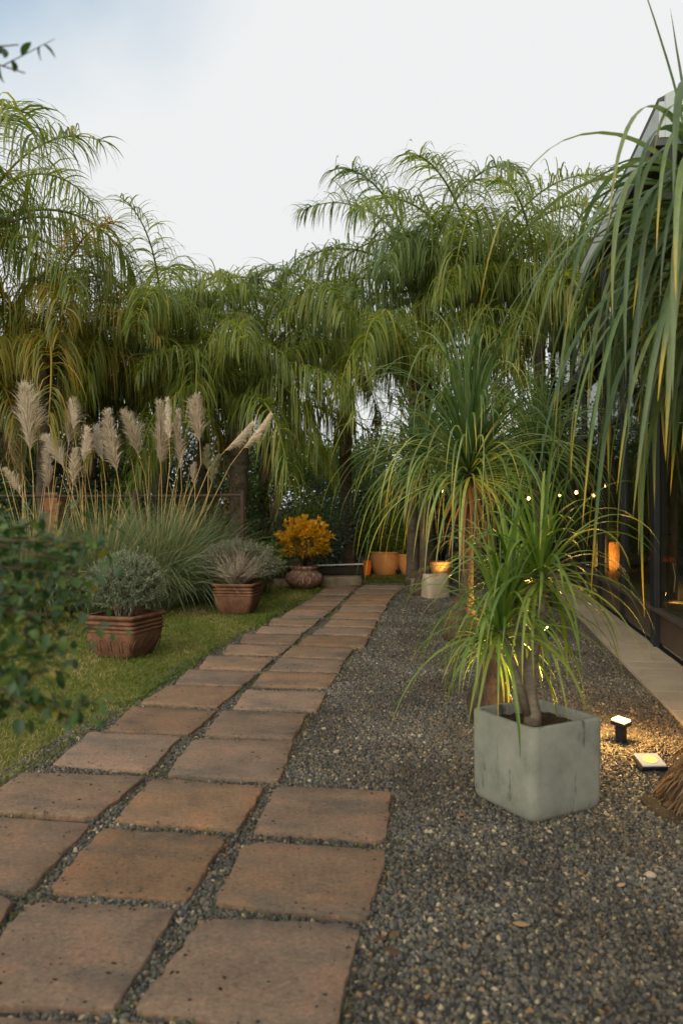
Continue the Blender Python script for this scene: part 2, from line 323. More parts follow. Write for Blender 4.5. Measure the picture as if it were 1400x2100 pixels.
M['lavender_dry'] = leaf_mat('dry_herb_leaf', [(0, (.13, .13, .085)), (.6, (.21, .22, .15)), (1, (.28, .28, .20))], trans=.25, rough=.75, spec=.15)
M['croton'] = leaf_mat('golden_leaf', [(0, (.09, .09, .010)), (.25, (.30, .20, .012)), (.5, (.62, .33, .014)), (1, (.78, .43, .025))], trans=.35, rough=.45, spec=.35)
M['shrub'] = leaf_mat('shrub_leaf', [(0, (.022, .045, .013)), (.6, (.045, .085, .022)), (1, (.09, .13, .03))], trans=.3, rough=.35, spec=.5)
M['shrub_bright'] = leaf_mat('bright_shrub_leaf', [(0, (.05, .10, .016)), (.6, (.11, .17, .028)), (1, (.19, .23, .04))], trans=.4, rough=.45, spec=.4)
M['shrub_blue'] = leaf_mat('glossy_shrub_leaf', [(0, (.028, .055, .030)), (.6, (.05, .09, .05)), (1, (.10, .15, .10))], trans=.25, rough=.3, spec=.55)
M['ivy'] = leaf_mat('creeper_leaf', [(0, (.05, .07, .02)), (.6, (.12, .12, .03)), (.85, (.36, .12, .03)), (1, (.45, .10, .03))], trans=.35, rough=.5, spec=.3)
M['near_leaf'] = leaf_mat('near_leaf', [(0, (.024, .055, .018)), (.55, (.050, .098, .024)), (.85, (.10, .15, .030)), (1, (.27, .21, .03))], trans=.34, rough=.42, spec=.35, vary=.3)
M['grass'] = leaf_mat('grass_blade', [(0, (.075, .105, .014)), (.45, (.125, .15, .022)), (.75, (.20, .19, .05)), (1, (.33, .27, .12))], trans=.35, rough=.6, spec=.25)
M['moss'] = leaf_mat('weed_blade', [(0, (.05, .075, .015)), (.6, (.10, .12, .03)), (1, (.19, .16, .06))], trans=.35, rough=.6, spec=.25)
M['dead_leaf'] = leaf_mat('dead_leaf', [(0, (.06, .03, .015)), (.5, (.16, .085, .04)), (1, (.34, .22, .10))], trans=.2, rough=.8, spec=.2)

# ------------------------------------------------------------------ leaf geometry
def unit(a): return a / (np.linalg.norm(a, axis=-1, keepdims=True) + 1e-9)
def ribbons(P0, D0, L, Wd, g, nseg, rg, side=None, fold=0.0, wprof=None, gpow=1.0, curl=0.0):
    """many leaves at once: start points, directions, lengths, widths, droop; returns V, F, tint, along"""
    n = len(P0); P = P0.copy(); D = unit(D0); L = np.broadcast_to(L, (n,)); Wd = np.broadcast_to(Wd, (n,)); g = np.broadcast_to(g, (n,))
    if side is None: side = np.cross(D, np.array([0, 0, 1.0]) + rg.normal(0, .35, (n, 3)))
    side = unit(side)
    k = 3 if fold else 2; rows = []
    if wprof is None: wprof = lambda s: (0.55 + .45 * min(1, s * 6)) * (1 - s ** 2.2) + .02
    for i in range(nseg + 1):
        s = i / nseg; sd = unit(side - D * np.sum(side * D, -1, keepdims=True)); wv = sd * (Wd * wprof(s) * .5)[:, None]
        if fold:
            nrm = np.cross(sd, D); rows.append(np.stack([P - wv + nrm * (Wd * wprof(s) * fold)[:, None], P, P + wv + nrm * (Wd * wprof(s) * fold)[:, None]], 1))
        else: rows.append(np.stack([P - wv, P + wv], 1))
        if i < nseg:
            P = P + D * (L / nseg)[:, None]
            gs = g * ((i + 1) / nseg) ** (gpow - 1) if gpow != 1 else g
            D = unit(D + np.array([0, 0, -1.0]) * gs[:, None] + (rg.normal(0, curl, (n, 3)) if curl else 0))
    V = np.stack(rows, 1)                                   # n, nseg+1, k, 3
    nv = (nseg + 1) * k; base = (np.arange(n) * nv)[:, None, None]
    q = []
    for i in range(nseg):
        for j in range(k - 1): q.append([i * k + j, i * k + j + 1, (i + 1) * k + j + 1, (i + 1) * k + j])
    F = (base + np.array(q)[None]).reshape(-1, 4)
    tint = np.repeat(rg.random(n), nv); along = np.tile(np.repeat(np.linspace(0, 1, nseg + 1), k), n)
    return V.reshape(-1, 3), F, tint, along
def join(parts):
    V = []; F = []; T = []; A = []; b = 0
    for (v, f, t, a) in parts: V.append(v); F.append(f + b); T.append(t); A.append(a); b += len(v)
    return np.concatenate(V), np.concatenate(F), np.concatenate(T), np.concatenate(A)
def leaf_mesh(name, data, mat): return mesh_np(name, data[0], data[1], mat, {'tint': data[2], 'along': data[3]})
def kites(P, D, L, Wd, rg, up=.5):
    """one small folded leaf (a bent kite of two triangles each side) per point"""
    n = len(P); D = unit(D); sd = unit(np.cross(D, np.array([0, 0, 1.0]) * up + rg.normal(0, .6, (n, 3)))); nr = np.cross(sd, D)
    L = np.broadcast_to(L, (n,))[:, None]; Wd = np.broadcast_to(Wd, (n,))[:, None]
    V = np.stack([P, P + D * L * .45 - sd * Wd * .5 + nr * Wd * .12, P + D * L - nr * L * .12, P + D * L * .45 + sd * Wd * .5 + nr * Wd * .12], 1)
    F = (np.arange(n) * 4)[:, None] + np.array([[0, 1, 2, 3]])
    return V.reshape(-1, 3), F, np.repeat(rg.random(n), 4), np.tile([0, .5, 1, .5], n)
def clump_pts(n, rad, rg, shell=.55, lumps=26, lump=.32):
    """points gathered in clumps over an ellipsoid (centre 0)"""
    c = unit(rg.normal(0, 1, (lumps, 3))) * (rg.random((lumps, 1)) ** .33 * (1 - shell) + shell) * .85
    i = rg.integers(0, lumps, n); p = c[i] + rg.normal(0, lump * .5, (n, 3))
    return p * np.array(rad), unit(p + rg.normal(0, .5, (n, 3)))

# palm fronds: a library of shapes by starting elevation, shared between all palms
def frond_mesh(name, e0, bend, length, lmax, seed, mat, gl=.42, nl=66):
    rg = np.random.default_rng(seed); ns = 24; s = np.linspace(0, 1, ns)
    ang = np.radians(e0 - bend * s ** 1.35); seg = length / (ns - 1)
    x = np.concatenate([[0], np.cumsum(np.cos(ang[:-1]) * seg)]); z = np.concatenate([[0], np.cumsum(np.sin(ang[:-1]) * seg)])
    y = .10 * length * (s ** 2) * rg.normal(0, .6)
    C = np.stack([x, y, z], 1); T = unit(np.gradient(C, axis=0))
    parts = []
    t = np.sort(.10 + .90 * rg.random(nl)); t = np.repeat(t, 2) + rg.normal(0, .002, nl * 2); t = np.clip(t, .1, 1)
    idx = t * (ns - 1); i0 = np.clip(idx.astype(int), 0, ns - 2); f = (idx - i0)[:, None]
    P = C[i0] * (1 - f) + C[i0 + 1] * f; TT = unit(T[i0] * (1 - f) + T[i0 + 1] * f)
    sgn = np.where(np.arange(nl * 2) % 2 == 0, 1.0, -1.0)[:, None]
    sid = np.cross(TT, np.array([0, 0, 1.0])); bad = np.linalg.norm(sid, axis=1) < .3; sid[bad] = np.array([0, -1.0, 0]); sid = unit(sid)
    nrm = np.cross(sid, TT)
    fw = rg.uniform(.3, 1.0, (nl * 2, 1)) * (.6 + .6 * t[:, None]); upc = rg.normal(.45, .42, (nl * 2, 1))
    D = sgn * sid + TT * fw + nrm * upc
    ll = lmax * (.50 + .50 * np.sin(np.pi * np.clip(t * 1.02, 0, 1) ** .75)) * rg.uniform(.8, 1.1, nl * 2)
    parts.append(ribbons(P, D, ll, .024 * rg.uniform(.6, 1.4, nl * 2), gl * rg.uniform(.5, 1.5, nl * 2), 6, rg, wprof=lambda s: (.5 + .5 * min(1, s * 5)) * (1 - s ** 3) + .03))
    V, F, ti, al = join(parts)
    mb = MB(); mb.tube([tuple(p) for p in C], [.028 * (1 - .85 * q) + .004 for q in s], 5)
    nv = len(V); V = np.concatenate([V, np.array(mb.V)]); q4 = np.array([[a + nv for a in ff] for ff in mb.F if len(ff) == 4])
    ti = np.concatenate([ti, np.full(len(mb.V), .9)]); al = np.concatenate([al, np.zeros(len(mb.V))])
    return mesh_np(name, V, [F, q4], mat, {'tint': ti, 'along': al})
FR = {}
ELEV = [84, 74, 64, 53, 41, 28, 12, -8]
for mk in ('palm', 'palm_dark', 'palm_gold'):
    FR[mk] = []
    for k, e in enumerate(ELEV):
        FR[mk].append([frond_mesh('frond', e, [84, 104, 122, 130, 126, 116, 100, 80][k] * v, 3.5, 1.12, 100 + k * 7 + int(v * 10), M[mk], gl=(.8 + .4 * ((k * 7 + int(v * 10)) % 5) / 4) * np.array([.24, .38, .54, .70, .82, .90, .95, .95])[k], nl=[76, 82, 86, 88, 86, 82, 76, 68][k]) for v in (.78, .94, 1.1)])
FR['palm_dead'] = [frond_mesh('dead_frond', -20, 66, 3.2, .9, 990 + v, M['palm_dead'], gl=.95, nl=46) for v in (0, 1)]
def palm(label, crown, base, mk='palm', n=18, size=1.0, seed=1, lo=0, hi=7, azs=None, trunk_r=.17, group='queen palms along the back of the garden', dead=2):
    rg = random.Random(seed); base = Vector(base); crown = Vector(crown); root = empty('queen_palm', base); tag(root, label, 'palm tree', group)
    top = crown - base; mb = MB(); m = 16
    pts = [Vector((0, 0, -.1)).lerp(top, i / m) + Vector((math.sin(i * .7) * .02, math.cos(i * .9) * .02, 0)) for i in range(m + 1)]
    rad = [trunk_r * (1.25 - .35 * min(1, i / 4) + .10 * (i % 2) + (.18 if i >= m - 2 else 0)) for i in range(m + 1)]
    mb.tube(pts, rad, 12, jit=.06, rnd=rg); mb.build('trunk', M['bark'], root, smooth=True)
    for k in range(n):
        b = k / (n - 1); cls = min(7, max(0, round(lo + (hi - lo) * b ** .95 + rg.uniform(-.5, .5))))
        az = azs[k] if azs and k < len(azs) else k * 2.39996 + rg.uniform(-.25, .25) + seed
        me = FR[mk][cls][rg.randrange(3)]; s = size * rg.uniform(.74, 1.14) * (.85 if cls == 0 else 1)
        o = obj('frond', me, root, top + Vector((math.cos(az) * .06, math.sin(az) * .06, -.05 * cls * .4)), (rg.uniform(-.12, .12), 0, az), s)
    for k in range(dead):
        az = rg.uniform(0, 6.28); obj('dead_frond', FR['palm_dead'][k % 2], root, top + Vector((0, 0, -.25)), (rg.uniform(-.2, .2), rg.uniform(.3, .7), az), size * rg.uniform(.55, .8))
    return root

# strap leaves: library by elevation
def strap_lib(name, mat, L, W, elevs, g, seed, nseg=12, fold=.18, gpow=1.6, var=2):
    rg = np.random.default_rng(seed); lib = []
    for e in elevs:
        for v in range(var):
            D = np.array([[math.cos(R(e)), rg.normal(0, .04), math.sin(R(e))]])
            lv = L * rg.uniform(.82, 1.12); d = ribbons(np.zeros((1, 3)), D, lv, W * rg.uniform(.8, 1.15), g * rg.uniform(.7, 1.3), nseg, rg, side=np.array([[0, 1.0, rg.normal(0, .15)]]), fold=fold,
                                                   wprof=lambda s: (.75 + .25 * min(1, s * 4)) * (1 - s ** 2.6) + .015, gpow=gpow, curl=.012)
            lib.append((e, leaf_mesh(name, d, mat)))
    return lib
def rosette(parent, lib, c, n, seed, name='leaf', off=.03, smin=.75, smax=1.1, bias=1.0, az_fn=None, rr=.03, stack=.12):
    rg = random.Random(seed)
    for k in range(n):
        b = ((k + .5) / n) ** bias; i = min(len(lib) - 1, int(b * len(lib))); e, me = lib[i]
        az = az_fn(k, rg) if az_fn else k * 2.39996 + rg.uniform(-.3, .3)
        o = obj(name, me, parent, Vector(c) + Vector((math.cos(az) * rr, math.sin(az) * rr, stack * (.5 - b))), (rg.uniform(-.10, .10), rg.uniform(-.08, .08), az), rg.uniform(smin, smax))

# ------------------------------------------------------------------ the setting: ground, lawn, gravel, path, paving
def sheet(name, poly, z, mat, kind='structure', thick=None):
    mb = MB(); mb.add([(x, y, z) for (x, y) in poly], [tuple(range(len(poly)))]); o = mb.build(name, mat); tag(o, kind=kind); return o
sheet('ground', [(-200, -60), (200, -60), (200, 300), (-200, 300)], -.03, M['soil'])

# slabs traced from the photograph, as ground positions (top face 3 cm above the gravel)
SLABS = [
 [(184,1500),(371,1509),(305,1580),(109,1566)], [(50,1582),(297,1592),(192,1677),(-70,1657)], [(-85,1668),(188,1687),(58,1827),(-290,1800)],
 [(-310,1812),(35,1838),(-115,2045),(-560,2010)], [(270,1448),(446,1457),(388,1505),(221,1496)], [(347,1404),(496,1408),(446,1449),(287,1440)],
 [(386,1372),(534,1377),(496,1405),(359,1401)], [(426,1343),(562,1348),(536,1372),(408,1370)], [(467,1321),(599,1322),(571,1342),(459,1340)],
 [(502,1299),(620,1300),(601,1320),(491,1317)], [(536,1284),(638,1286),(618,1298),(524,1297)], [(559,1267),(656,1268),(642,1283),(551,1280)],
 [(590,1254),(676,1255),(661,1266),(576,1265)], [(610,1242),(689,1243),(678,1253),(594,1252)], [(631,1230),(703,1231),(693,1241),(617,1240)],
 [(647,1220),(713,1221),(705,1229),(636,1228)], [(659,1211),(722,1212),(715,1219),(650,1218)], [(671,1203),(733,1203),(725,1210),(661,1209)],
 [(397,1514),(602,1519),(572,1599),(342,1587)], [(312,1595),(542,1611),(487,1700),(235,1680)], [(212,1697),(465,1715),(385,1845),(95,1825)],
 [(60,1845),(365,1862),(235,2070),(-110,2050)], [(-140,2078),(215,2096),(10,2420),(-480,2400)], [(455,1456),(629,1462),(601,1514),(418,1506)],
 [(504,1414),(669,1418),(650,1456),(479,1451)], [(542,1376),(693,1382),(673,1410),(516,1405)], [(575,1347),(705,1353),(695,1378),(551,1374)],
 [(601,1324),(726,1329),(709,1350),(577,1345)], [(634,1301),(756,1306),(748,1324),(610,1321)], [(660,1286),(766,1288),(758,1302),(640,1299)],
 [(679,1270),(773,1272),(768,1285),(663,1283)], [(690,1255),(784,1256),(776,1268),(676,1266)], [(702,1243),(795,1243),(786,1253),(693,1253)],
 [(711,1230),(798,1232),(792,1241),(700,1241)], [(722,1219),(808,1220),(800,1229),(714,1228)], [(733,1208),(818,1209),(810,1217),(726,1217)], [(745,1199),(833,1200),(822,1207),(737,1206)],
 [(567,1610),(801,1622),(790,1724),(519,1703)], [(505,1725),(794,1742),(754,1884),(437,1850)], [(415,1882),(740,1892),(683,2125),(272,2070)], [(255,2092),(675,2140),(590,2480),(50,2420)]]
ZT = .032
slab_polys = []
path_pts = []
path = empty('path'); tag(path, kind='structure')
def slab(corners, seed):
    rg = random.Random(seed); V2 = []
    for i in range(4):
        a, b = corners[i], corners[(i + 1) % 4]; n = 14; L = (b - a).length; nv = Vector(((b - a).y, -(b - a).x)).normalized()
        ph = [rg.uniform(0, 6.28) for _ in range(4)]
        for k in range(n):
            t = k / n; p = a.lerp(b, t); e = math.sin(math.pi * t)
            j = e * (.003 * math.sin(t * 7 + ph[0]) + .003 * math.sin(t * 19 + ph[1])) + rg.uniform(-.0045, .0045)
            if k == 0: p = p + (sum(corners, Vector((0, 0))) / 4 - p).normalized() * (rg.uniform(.002, .012) if rg.random() < .75 else rg.uniform(.02, .045))
            V2.append(p + nv * j)
    c = sum(V2, Vector((0, 0))) / len(V2); tilt = (rg.uniform(-.004, .004), rg.uniform(-.004, .004)); n = len(V2); V = []; F = []
    rr = [(-.03, 1.0, 0), (.55 * ZT, 1.0, 0), (ZT - .004, .994, 0), (ZT, .975, 0), (ZT + .001, .6, 0), (ZT, .2, 0)]
    for (z, s, _) in rr:
        for p in V2:
            q = c + (p - c) * s; V.append((q.x, q.y, z + (q.x - c.x) * tilt[0] + (q.y - c.y) * tilt[1] + (rg.uniform(-.0015, .0015) if z > .02 else 0)))
    for r in range(len(rr) - 1):
        for k in range(n):
            j = (k + 1) % n; F.append((r * n + j, r * n + k, (r + 1) * n + k, (r + 1) * n + j))
    F.append(tuple((len(rr) - 1) * n + k for k in range(n - 1, -1, -1)))
    mb = MB(); mb.add(V, F); o = mb.build('paving_slab', M['slab'], path); me = o.data
    me.polygons.foreach_set('use_smooth', np.ones(len(me.polygons), dtype=bool)); me.set_sharp_from_angle(angle=R(40))
    return o
for i, q in enumerate(SLABS):
    P = [G(x, y, ZT).to_2d() for (x, y) in q]; slab_polys.append(P); slab(P, 500 + i)
def inside(p, poly):
    c = False; n = len(poly)
    for i in range(n):
        a, b = poly[i], poly[(i + 1) % n]
        if (a[1] > p[1]) != (b[1] > p[1]) and p[0] < (b[0] - a[0]) * (p[1] - a[1]) / (b[1] - a[1]) + a[0]: c = not c
    return c
def on_slab(p, grow=0.0):
    for P in slab_polys:
        cx = sum(q[0] for q in P) / 4; cy = sum(q[1] for q in P) / 4
        if abs(p[0] - cx) > .75 or abs(p[1] - cy) > .8: continue
        if inside(p, [(cx + (q[0] - cx) * (1 + grow), cy + (q[1] - cy) * (1 + grow)) for q in P]): return True
    return False

# lawn edge follows the left side of the path
LAWN_EDGE = [G(x, y).to_2d() for (x, y) in [(-620, 2080), (-330, 1815), (-95, 1662), (40, 1584), (98, 1562), (178, 1500), (262, 1446), (335, 1402), (380, 1371), (420, 1342), (462, 1320), (497, 1298), (530, 1283), (556, 1266), (586, 1252), (606, 1241), (626, 1229), (640, 1219), (655, 1209), (668, 1200), (740, 1196), (838, 1196)]]
lawn_poly = [tuple(p) for p in LAWN_EDGE] + [tuple(gxy(838, 17.6).to_2d()), tuple(gxy(560, 16.5).to_2d()), tuple(gxy(300, 12.4).to_2d()), tuple(gxy(-300, 12.4).to_2d()), (-9, 9), (-9, 1.0)]
sheet('lawn', lawn_poly, .002, M['lawn'])
# gravel bed: a fine grid so that the stones can skip the slabs
WALLX = 1.94; PAVX = 1.42
PAVX0 = PAVX
def gravel_bed():
    cs = .09; V = {}; VV = []; F = []; dens = []
    xs = np.arange(-2.75, PAVX - .001, cs); ys = np.arange(1.0, 17.5, cs)
    def vid(i, j):
        if (i, j) not in V:
            V[(i, j)] = len(VV); x = -2.75 + i * cs; y = 1.0 + j * cs; x = min(x, PAVX)
            VV.append((x, y, .004 + .006 * math.sin(x * 2.1 + .6) * math.sin(y * 1.7) + .004 * math.sin(x * 5.3 + y * 3.1)))
        return V[(i, j)]
    for i in range(len(xs) - 1 + 1):
        for j in range(len(ys) - 1):
            x = -2.75 + (i + .5) * cs; y = 1.0 + (j + .5) * cs
            if x - cs * .5 >= PAVX - .01: continue
            if all(inside((x + a * .09, y + b * .09), lawn_poly) for a in (-1, 1) for b in (-1, 1)): continue
            d = y * CA - x * SA
            if abs(x * CA + y * SA) > d * .52 + .3: continue
            F.append((vid(i, j), vid(i + 1, j), vid(i + 1, j + 1), vid(i, j + 1)))
            full = all(on_slab((x + a * cs * .5, y + b * cs * .5), -.02) for a in (-1, 1) for b in (-1, 1))
            dens.append(0 if full else (1.0 if d < 5 else max(.35, 1.0 - (d - 5) * .11)))
    me = bpy.data.meshes.new('gravel_bed'); me.from_pydata(VV, [], F); a = me.attributes.new('dens', 'FLOAT', 'FACE'); a.data.foreach_set('value', dens)
    me.materials.append(M['gravel_base']); me.polygons.foreach_set('use_smooth', np.ones(len(F), dtype=bool))
    base = obj('gravel_bed', me); tag(base, kind='structure')
    o = obj('gravel', me.copy()); tag(o, 'loose grey stone chips covering the bed and the joints of the path', 'gravel', kind='stuff')
    ng = bpy.data.node_groups.new('stones', 'GeometryNodeTree')
    ng.interface.new_socket('Geometry', in_out='INPUT', socket_type='NodeSocketGeometry'); ng.interface.new_socket('Geometry', in_out='OUTPUT', socket_type='NodeSocketGeometry')
    A = ng.nodes.new; K = ng.links.new; gi = A('NodeGroupInput'); go = A('NodeGroupOutput')
    dp = A('GeometryNodeDistributePointsOnFaces'); na = A('GeometryNodeInputNamedAttribute'); na.data_type = 'FLOAT'; na.inputs[0].default_value = 'dens'
    ml = A('ShaderNodeMath'); ml.operation = 'MULTIPLY'; ml.inputs[1].default_value = 4800; K(na.outputs[0], ml.inputs[0]); K(ml.outputs[0], dp.inputs['Density']); K(gi.outputs[0], dp.inputs['Mesh'])
    ico = A('GeometryNodeMeshIcoSphere'); ico.inputs['Radius'].default_value = 1; ico.inputs['Subdivisions'].default_value = 2
    sp = A('GeometryNodeSetPosition'); nn = A('ShaderNodeTexNoise'); nn.inputs['Scale'].default_value = 1.1
    sub = A('ShaderNodeVectorMath'); sub.operation = 'SUBTRACT'; sub.inputs[1].default_value = (.5, .5, .5); sc = A('ShaderNodeVectorMath'); sc.operation = 'SCALE'; sc.inputs['Scale'].default_value = 1.3
    K(nn.outputs['Color'], sub.inputs[0]); K(sub.outputs[0], sc.inputs[0]); K(sc.outputs[0], sp.inputs['Offset']); K(ico.outputs[0], sp.inputs['Geometry'])
    sm = A('GeometryNodeSetMaterial'); sm.inputs['Material'].default_value = M['stone']; K(sp.outputs[0], sm.inputs[0])
    io = A('GeometryNodeInstanceOnPoints'); K(dp.outputs[0], io.inputs['Points']); K(sm.outputs[0], io.inputs['Instance'])
    rr = A('FunctionNodeRandomValue'); rr.data_type = 'FLOAT_VECTOR'; rr.inputs[0].default_value = (0, 0, 0); rr.inputs[1].default_value = (6.28, 6.28, 6.28); K(rr.outputs[0], io.inputs['Rotation'])
    rs = A('FunctionNodeRandomValue'); rs.data_type = 'FLOAT_VECTOR'; rs.inputs[0].default_value = (.005, .005, .004); rs.inputs[1].default_value = (.0175, .015, .0115); rs.inputs['Seed'].default_value = 3; K(rs.outputs[0], io.inputs['Scale'])
    K(io.outputs[0], go.inputs[0]); md = o.modifiers.new('stones', 'NODES'); md.node_group = ng
gravel_bed()

# paved strip along the glass house: tiles with open joints on a bed
mb = MB(); mb.box(((PAVX + WALLX) / 2, 10.5, -.01), ((WALLX - PAVX) / 2 + .06, 10, .02)); pav = mb.build('pavement', M['sill_metal']); tag(pav, kind='structure')
tw = (WALLX - PAVX) / 2
mbt = MB(); mbt.box((0, 0, 0), (tw - .002, .1485, .018), bev=.0015); tme = mesh_np('tile', mbt.V, mbt.F, M['tile'], smooth=False)
for c in range(2):
    for k in range(46):
        obj('tile', tme, pav, (PAVX + tw * (2 * c + 1), 4.0 + k * .30, .022 + random.uniform(-.001, .001)))

# lawn grass and weeds
def grass():
    rg = np.random.default_rng(11); pts = []
    while len(pts) < 75000:
        d = 3.2 + 13.5 * rg.random() ** 1.25; px = rg.uniform(-120, 860); p = gxy(px, d)
        if inside((p.x, p.y), lawn_poly): pts.append((p.x, p.y, 0))
    ne = len(pts)
    for k in range(14000):
        i = rg.integers(0, len(LAWN_EDGE) - 1); a, b = LAWN_EDGE[i], LAWN_EDGE[i + 1]; q = a.lerp(b, rg.random())
        if rg.random() > min(1, (b - a).length): continue
        off = rg.normal(-.01, .03) * (1 + .8 * math.sin(q.y * 3.3) * math.sin(q.y * 7.9)); nv = Vector((-(b - a).y, (b - a).x)).normalized(); q = q + nv * off; pts.append((q.x, q.y, 0))
    P = np.array(pts); n = len(P); d = P[:, 1]; edge = np.arange(n) >= ne
    D = np.stack([rg.normal(0, .75, n), rg.normal(0, .75, n), np.ones(n)], 1); sc = np.clip(.6 + d * .07, .8, 1.7)
    data = ribbons(P, D, rg.uniform(.014, .055, n) * sc ** .5 * np.where(edge, 1.2, 1.0), .0068 * sc, .45, 2, rg)
    # dry and lush patches belong to the turf
    pt = np.sin(P[:, 0] * 2.3 + 1.0) * np.sin(P[:, 1] * 1.6 + .4) + .6 * np.sin(P[:, 0] * 5.1 + P[:, 1] * 3.7)
    tint = np.clip(rg.random(n) * .6 + .30 * pt + .22 * np.sin(P[:, 0] * 23 + np.sin(P[:, 1] * 9)) * np.sin(P[:, 1] * 17) + .12 - .25 * edge, 0, 1); data = (data[0], data[1], np.repeat(tint, 6), data[3])
    tag(obj('grass', leaf_mesh('grass', data, M['grass'])), 'short patchy lawn grass beside the slab path', 'grass', kind='stuff')
    # weeds in the joints and at the right side of the path
    pts = []
    spots = [(690, 1385, .16, 420), (655, 1395, .10, 120), (770, 1265, .35, 420), (480, 1395, .10, 130), (590, 1330, .2, 150), (340, 1600, .12, 120), (265, 1635, .10, 110), (505, 1518, .06, 60), (100, 1565, .10, 200), (1115, 1655, .05, 90), (690, 2095, .05, 60), (1240, 1560, .1, 40), (575, 1520, .02, 26), (620, 1560, .1, 30), (500, 1700, .2, 40), (800, 1220, .4, 300), (830, 1330, .7, 160), (330, 1440, .15, 140), (455, 1340, .15, 140)]
    for (px, py, s, n) in spots:
        c = G(px, py)
        for _ in range(n):
            q = c + Vector((rg.normal(0, s), rg.normal(0, s), 0))
            if not on_slab(q) : pts.append((q.x, q.y, .004))
    for _ in range(16000):
        P_ = slab_polys[rg.integers(0, len(slab_polys))]; i = rg.integers(0, 4); a, b = P_[i], P_[(i + 1) % 4]; q = a.lerp(b, rg.random()) + Vector((rg.normal(0, .03), rg.normal(0, .03)))
        if math.sin(q.x * 7 + 1) * math.sin(q.y * 3.1) > .05 and not on_slab(q): pts.append((q.x, q.y, .004))
    P = np.array(pts); n = len(P); D = np.stack([rg.normal(0, .7, n), rg.normal(0, .7, n), np.ones(n)], 1)
    tag(obj('weeds', leaf_mesh('weeds', ribbons(P, D, rg.uniform(.012, .05, n), .005, .4, 2, rg), M['moss'])), 'small weeds and moss in the path joints and gravel edge', 'weeds', kind='stuff')
grass()

# ------------------------------------------------------------------ palms at the back
PALMS = [ # label, crown px, crown py, depth, material, n, size, seed, lo, hi, trunk radius
 ('tall palm at the left edge whose arching fronds stand against the sky', -70, 500, 13.0, 'palm', 20, 1.15, 3, 0, 7, .12),
 ('yellowing palm behind the leftmost pampas plumes', 85, 715, 13.2, 'palm_gold', 15, .92, 12, 1, 7, .11),
 ('palm with ringed trunk behind the middle pampas plumes', 333, 680, 15.0, 'palm', 18, 1.0, 21, 1, 7, .17),
 ('short palm with stubby trunk and a big frond hanging over the golden shrub', 490, 825, 14.3, 'palm', 17, .86, 33, 2, 7, .18),
 ('slender palm between the sky gap and the middle of the palm row', 545, 715, 16.0, 'palm', 17, 1.0, 41, 1, 7, .11),
 ('palm with bare grey trunk standing behind the golden shrub', 705, 700, 17.2, 'palm_dark', 16, 1.08, 52, 1, 7, .14),
 ('palm with one frond curling to the left high over the row', 868, 585, 17.0, 'palm_dark', 18, 1.1, 66, 1, 7, .13),
 ('tallest full palm behind the upright spiky crown', 985, 580, 15.6, 'palm', 21, 1.1, 75, 1, 7, .14),
 ('low palm with fronds hanging between the tall ones left of the spiky crown', 850, 730, 14.5, 'palm', 16, .82, 83, 2, 7, .11),
 ('palm drooping beside the glass house corner', 1105, 640, 15.2, 'palm', 18, 1.04, 94, 1, 7, .12),
 ('far palm whose stiff frond tips rise beside the pale fascia', 1235, 590, 18.0, 'palm_dark', 15, 1.08, 101, 0, 7, .13),
 ('dark palm at the back between the two left trunks', 215, 740, 16.5, 'palm_dark', 12, 1.0, 112, 1, 7, .12),
 ('low green palm filling the gap between the ringed trunk and the stubby trunk', 415, 770, 15.0, 'palm', 14, .86, 143, 2, 7, .11),
 ('low palm behind the leftmost canes', 190, 800, 15.2, 'palm', 13, .86, 154, 2, 7, .11),
 ('low palm at the far left edge under the tall one', -40, 790, 14.5, 'palm_gold', 16, .9, 176, 2, 7, .11),
]
for (lab, px, py, d, mk, n, s, sd, lo, hi, tr) in PALMS:
    palm(lab, at(px, py, d), gxy(px + random.uniform(-10, 10), d), mk, n, s, sd, lo, hi, trunk_r=tr)

# ------------------------------------------------------------------ shrubs and trees behind
def shrub(name, label, cat, base, cz, rad, n, ls, mat, seed, stems=7, group=None, lumps=30, lump=.34, shell=.5, stem_mat='dark_twig', aspect=.5, up=.5, trunk=None):
    rg = np.random.default_rng(seed); root = empty(name, base); tag(root, label, cat, group)
    p, dr = clump_pts(n, rad, rg, shell, lumps, lump); p[:, 2] += cz; k = p[:, 2] > .02; p = p[k]; dr = dr[k]
    f = obj('foliage', leaf_mesh('foliage', kites(p, dr + np.array([0, 0, .15]), ls * rg.uniform(.6, 1.3, len(p)), ls * aspect * rg.uniform(.7, 1.2, len(p)), rg, up), M[mat]), root); f['kind'] = 'stuff'
    mb = MB(); r2 = random.Random(seed)
    for i in range(stems):
        a = r2.uniform(0, 6.28); q = r2.uniform(.3, .85); e = Vector((math.cos(a) * rad[0] * q, math.sin(a) * rad[1] * q, cz + rad[2] * r2.uniform(-.2, .5)))
        s = Vector((math.cos(a) * .05, math.sin(a) * .05, 0)); mid = s.lerp(e, .5) + Vector((0, 0, .12 * e.z)); r0 = trunk or .012 + .008 * rad[2]
        mb.tube([s, s.lerp(mid, .5) + Vector((0, 0, .05)), mid, e], [r0, r0 * .8, r0 * .55, r0 * .2], 6)
    mb.build('stem', M[stem_mat], root, smooth=True)
    return root
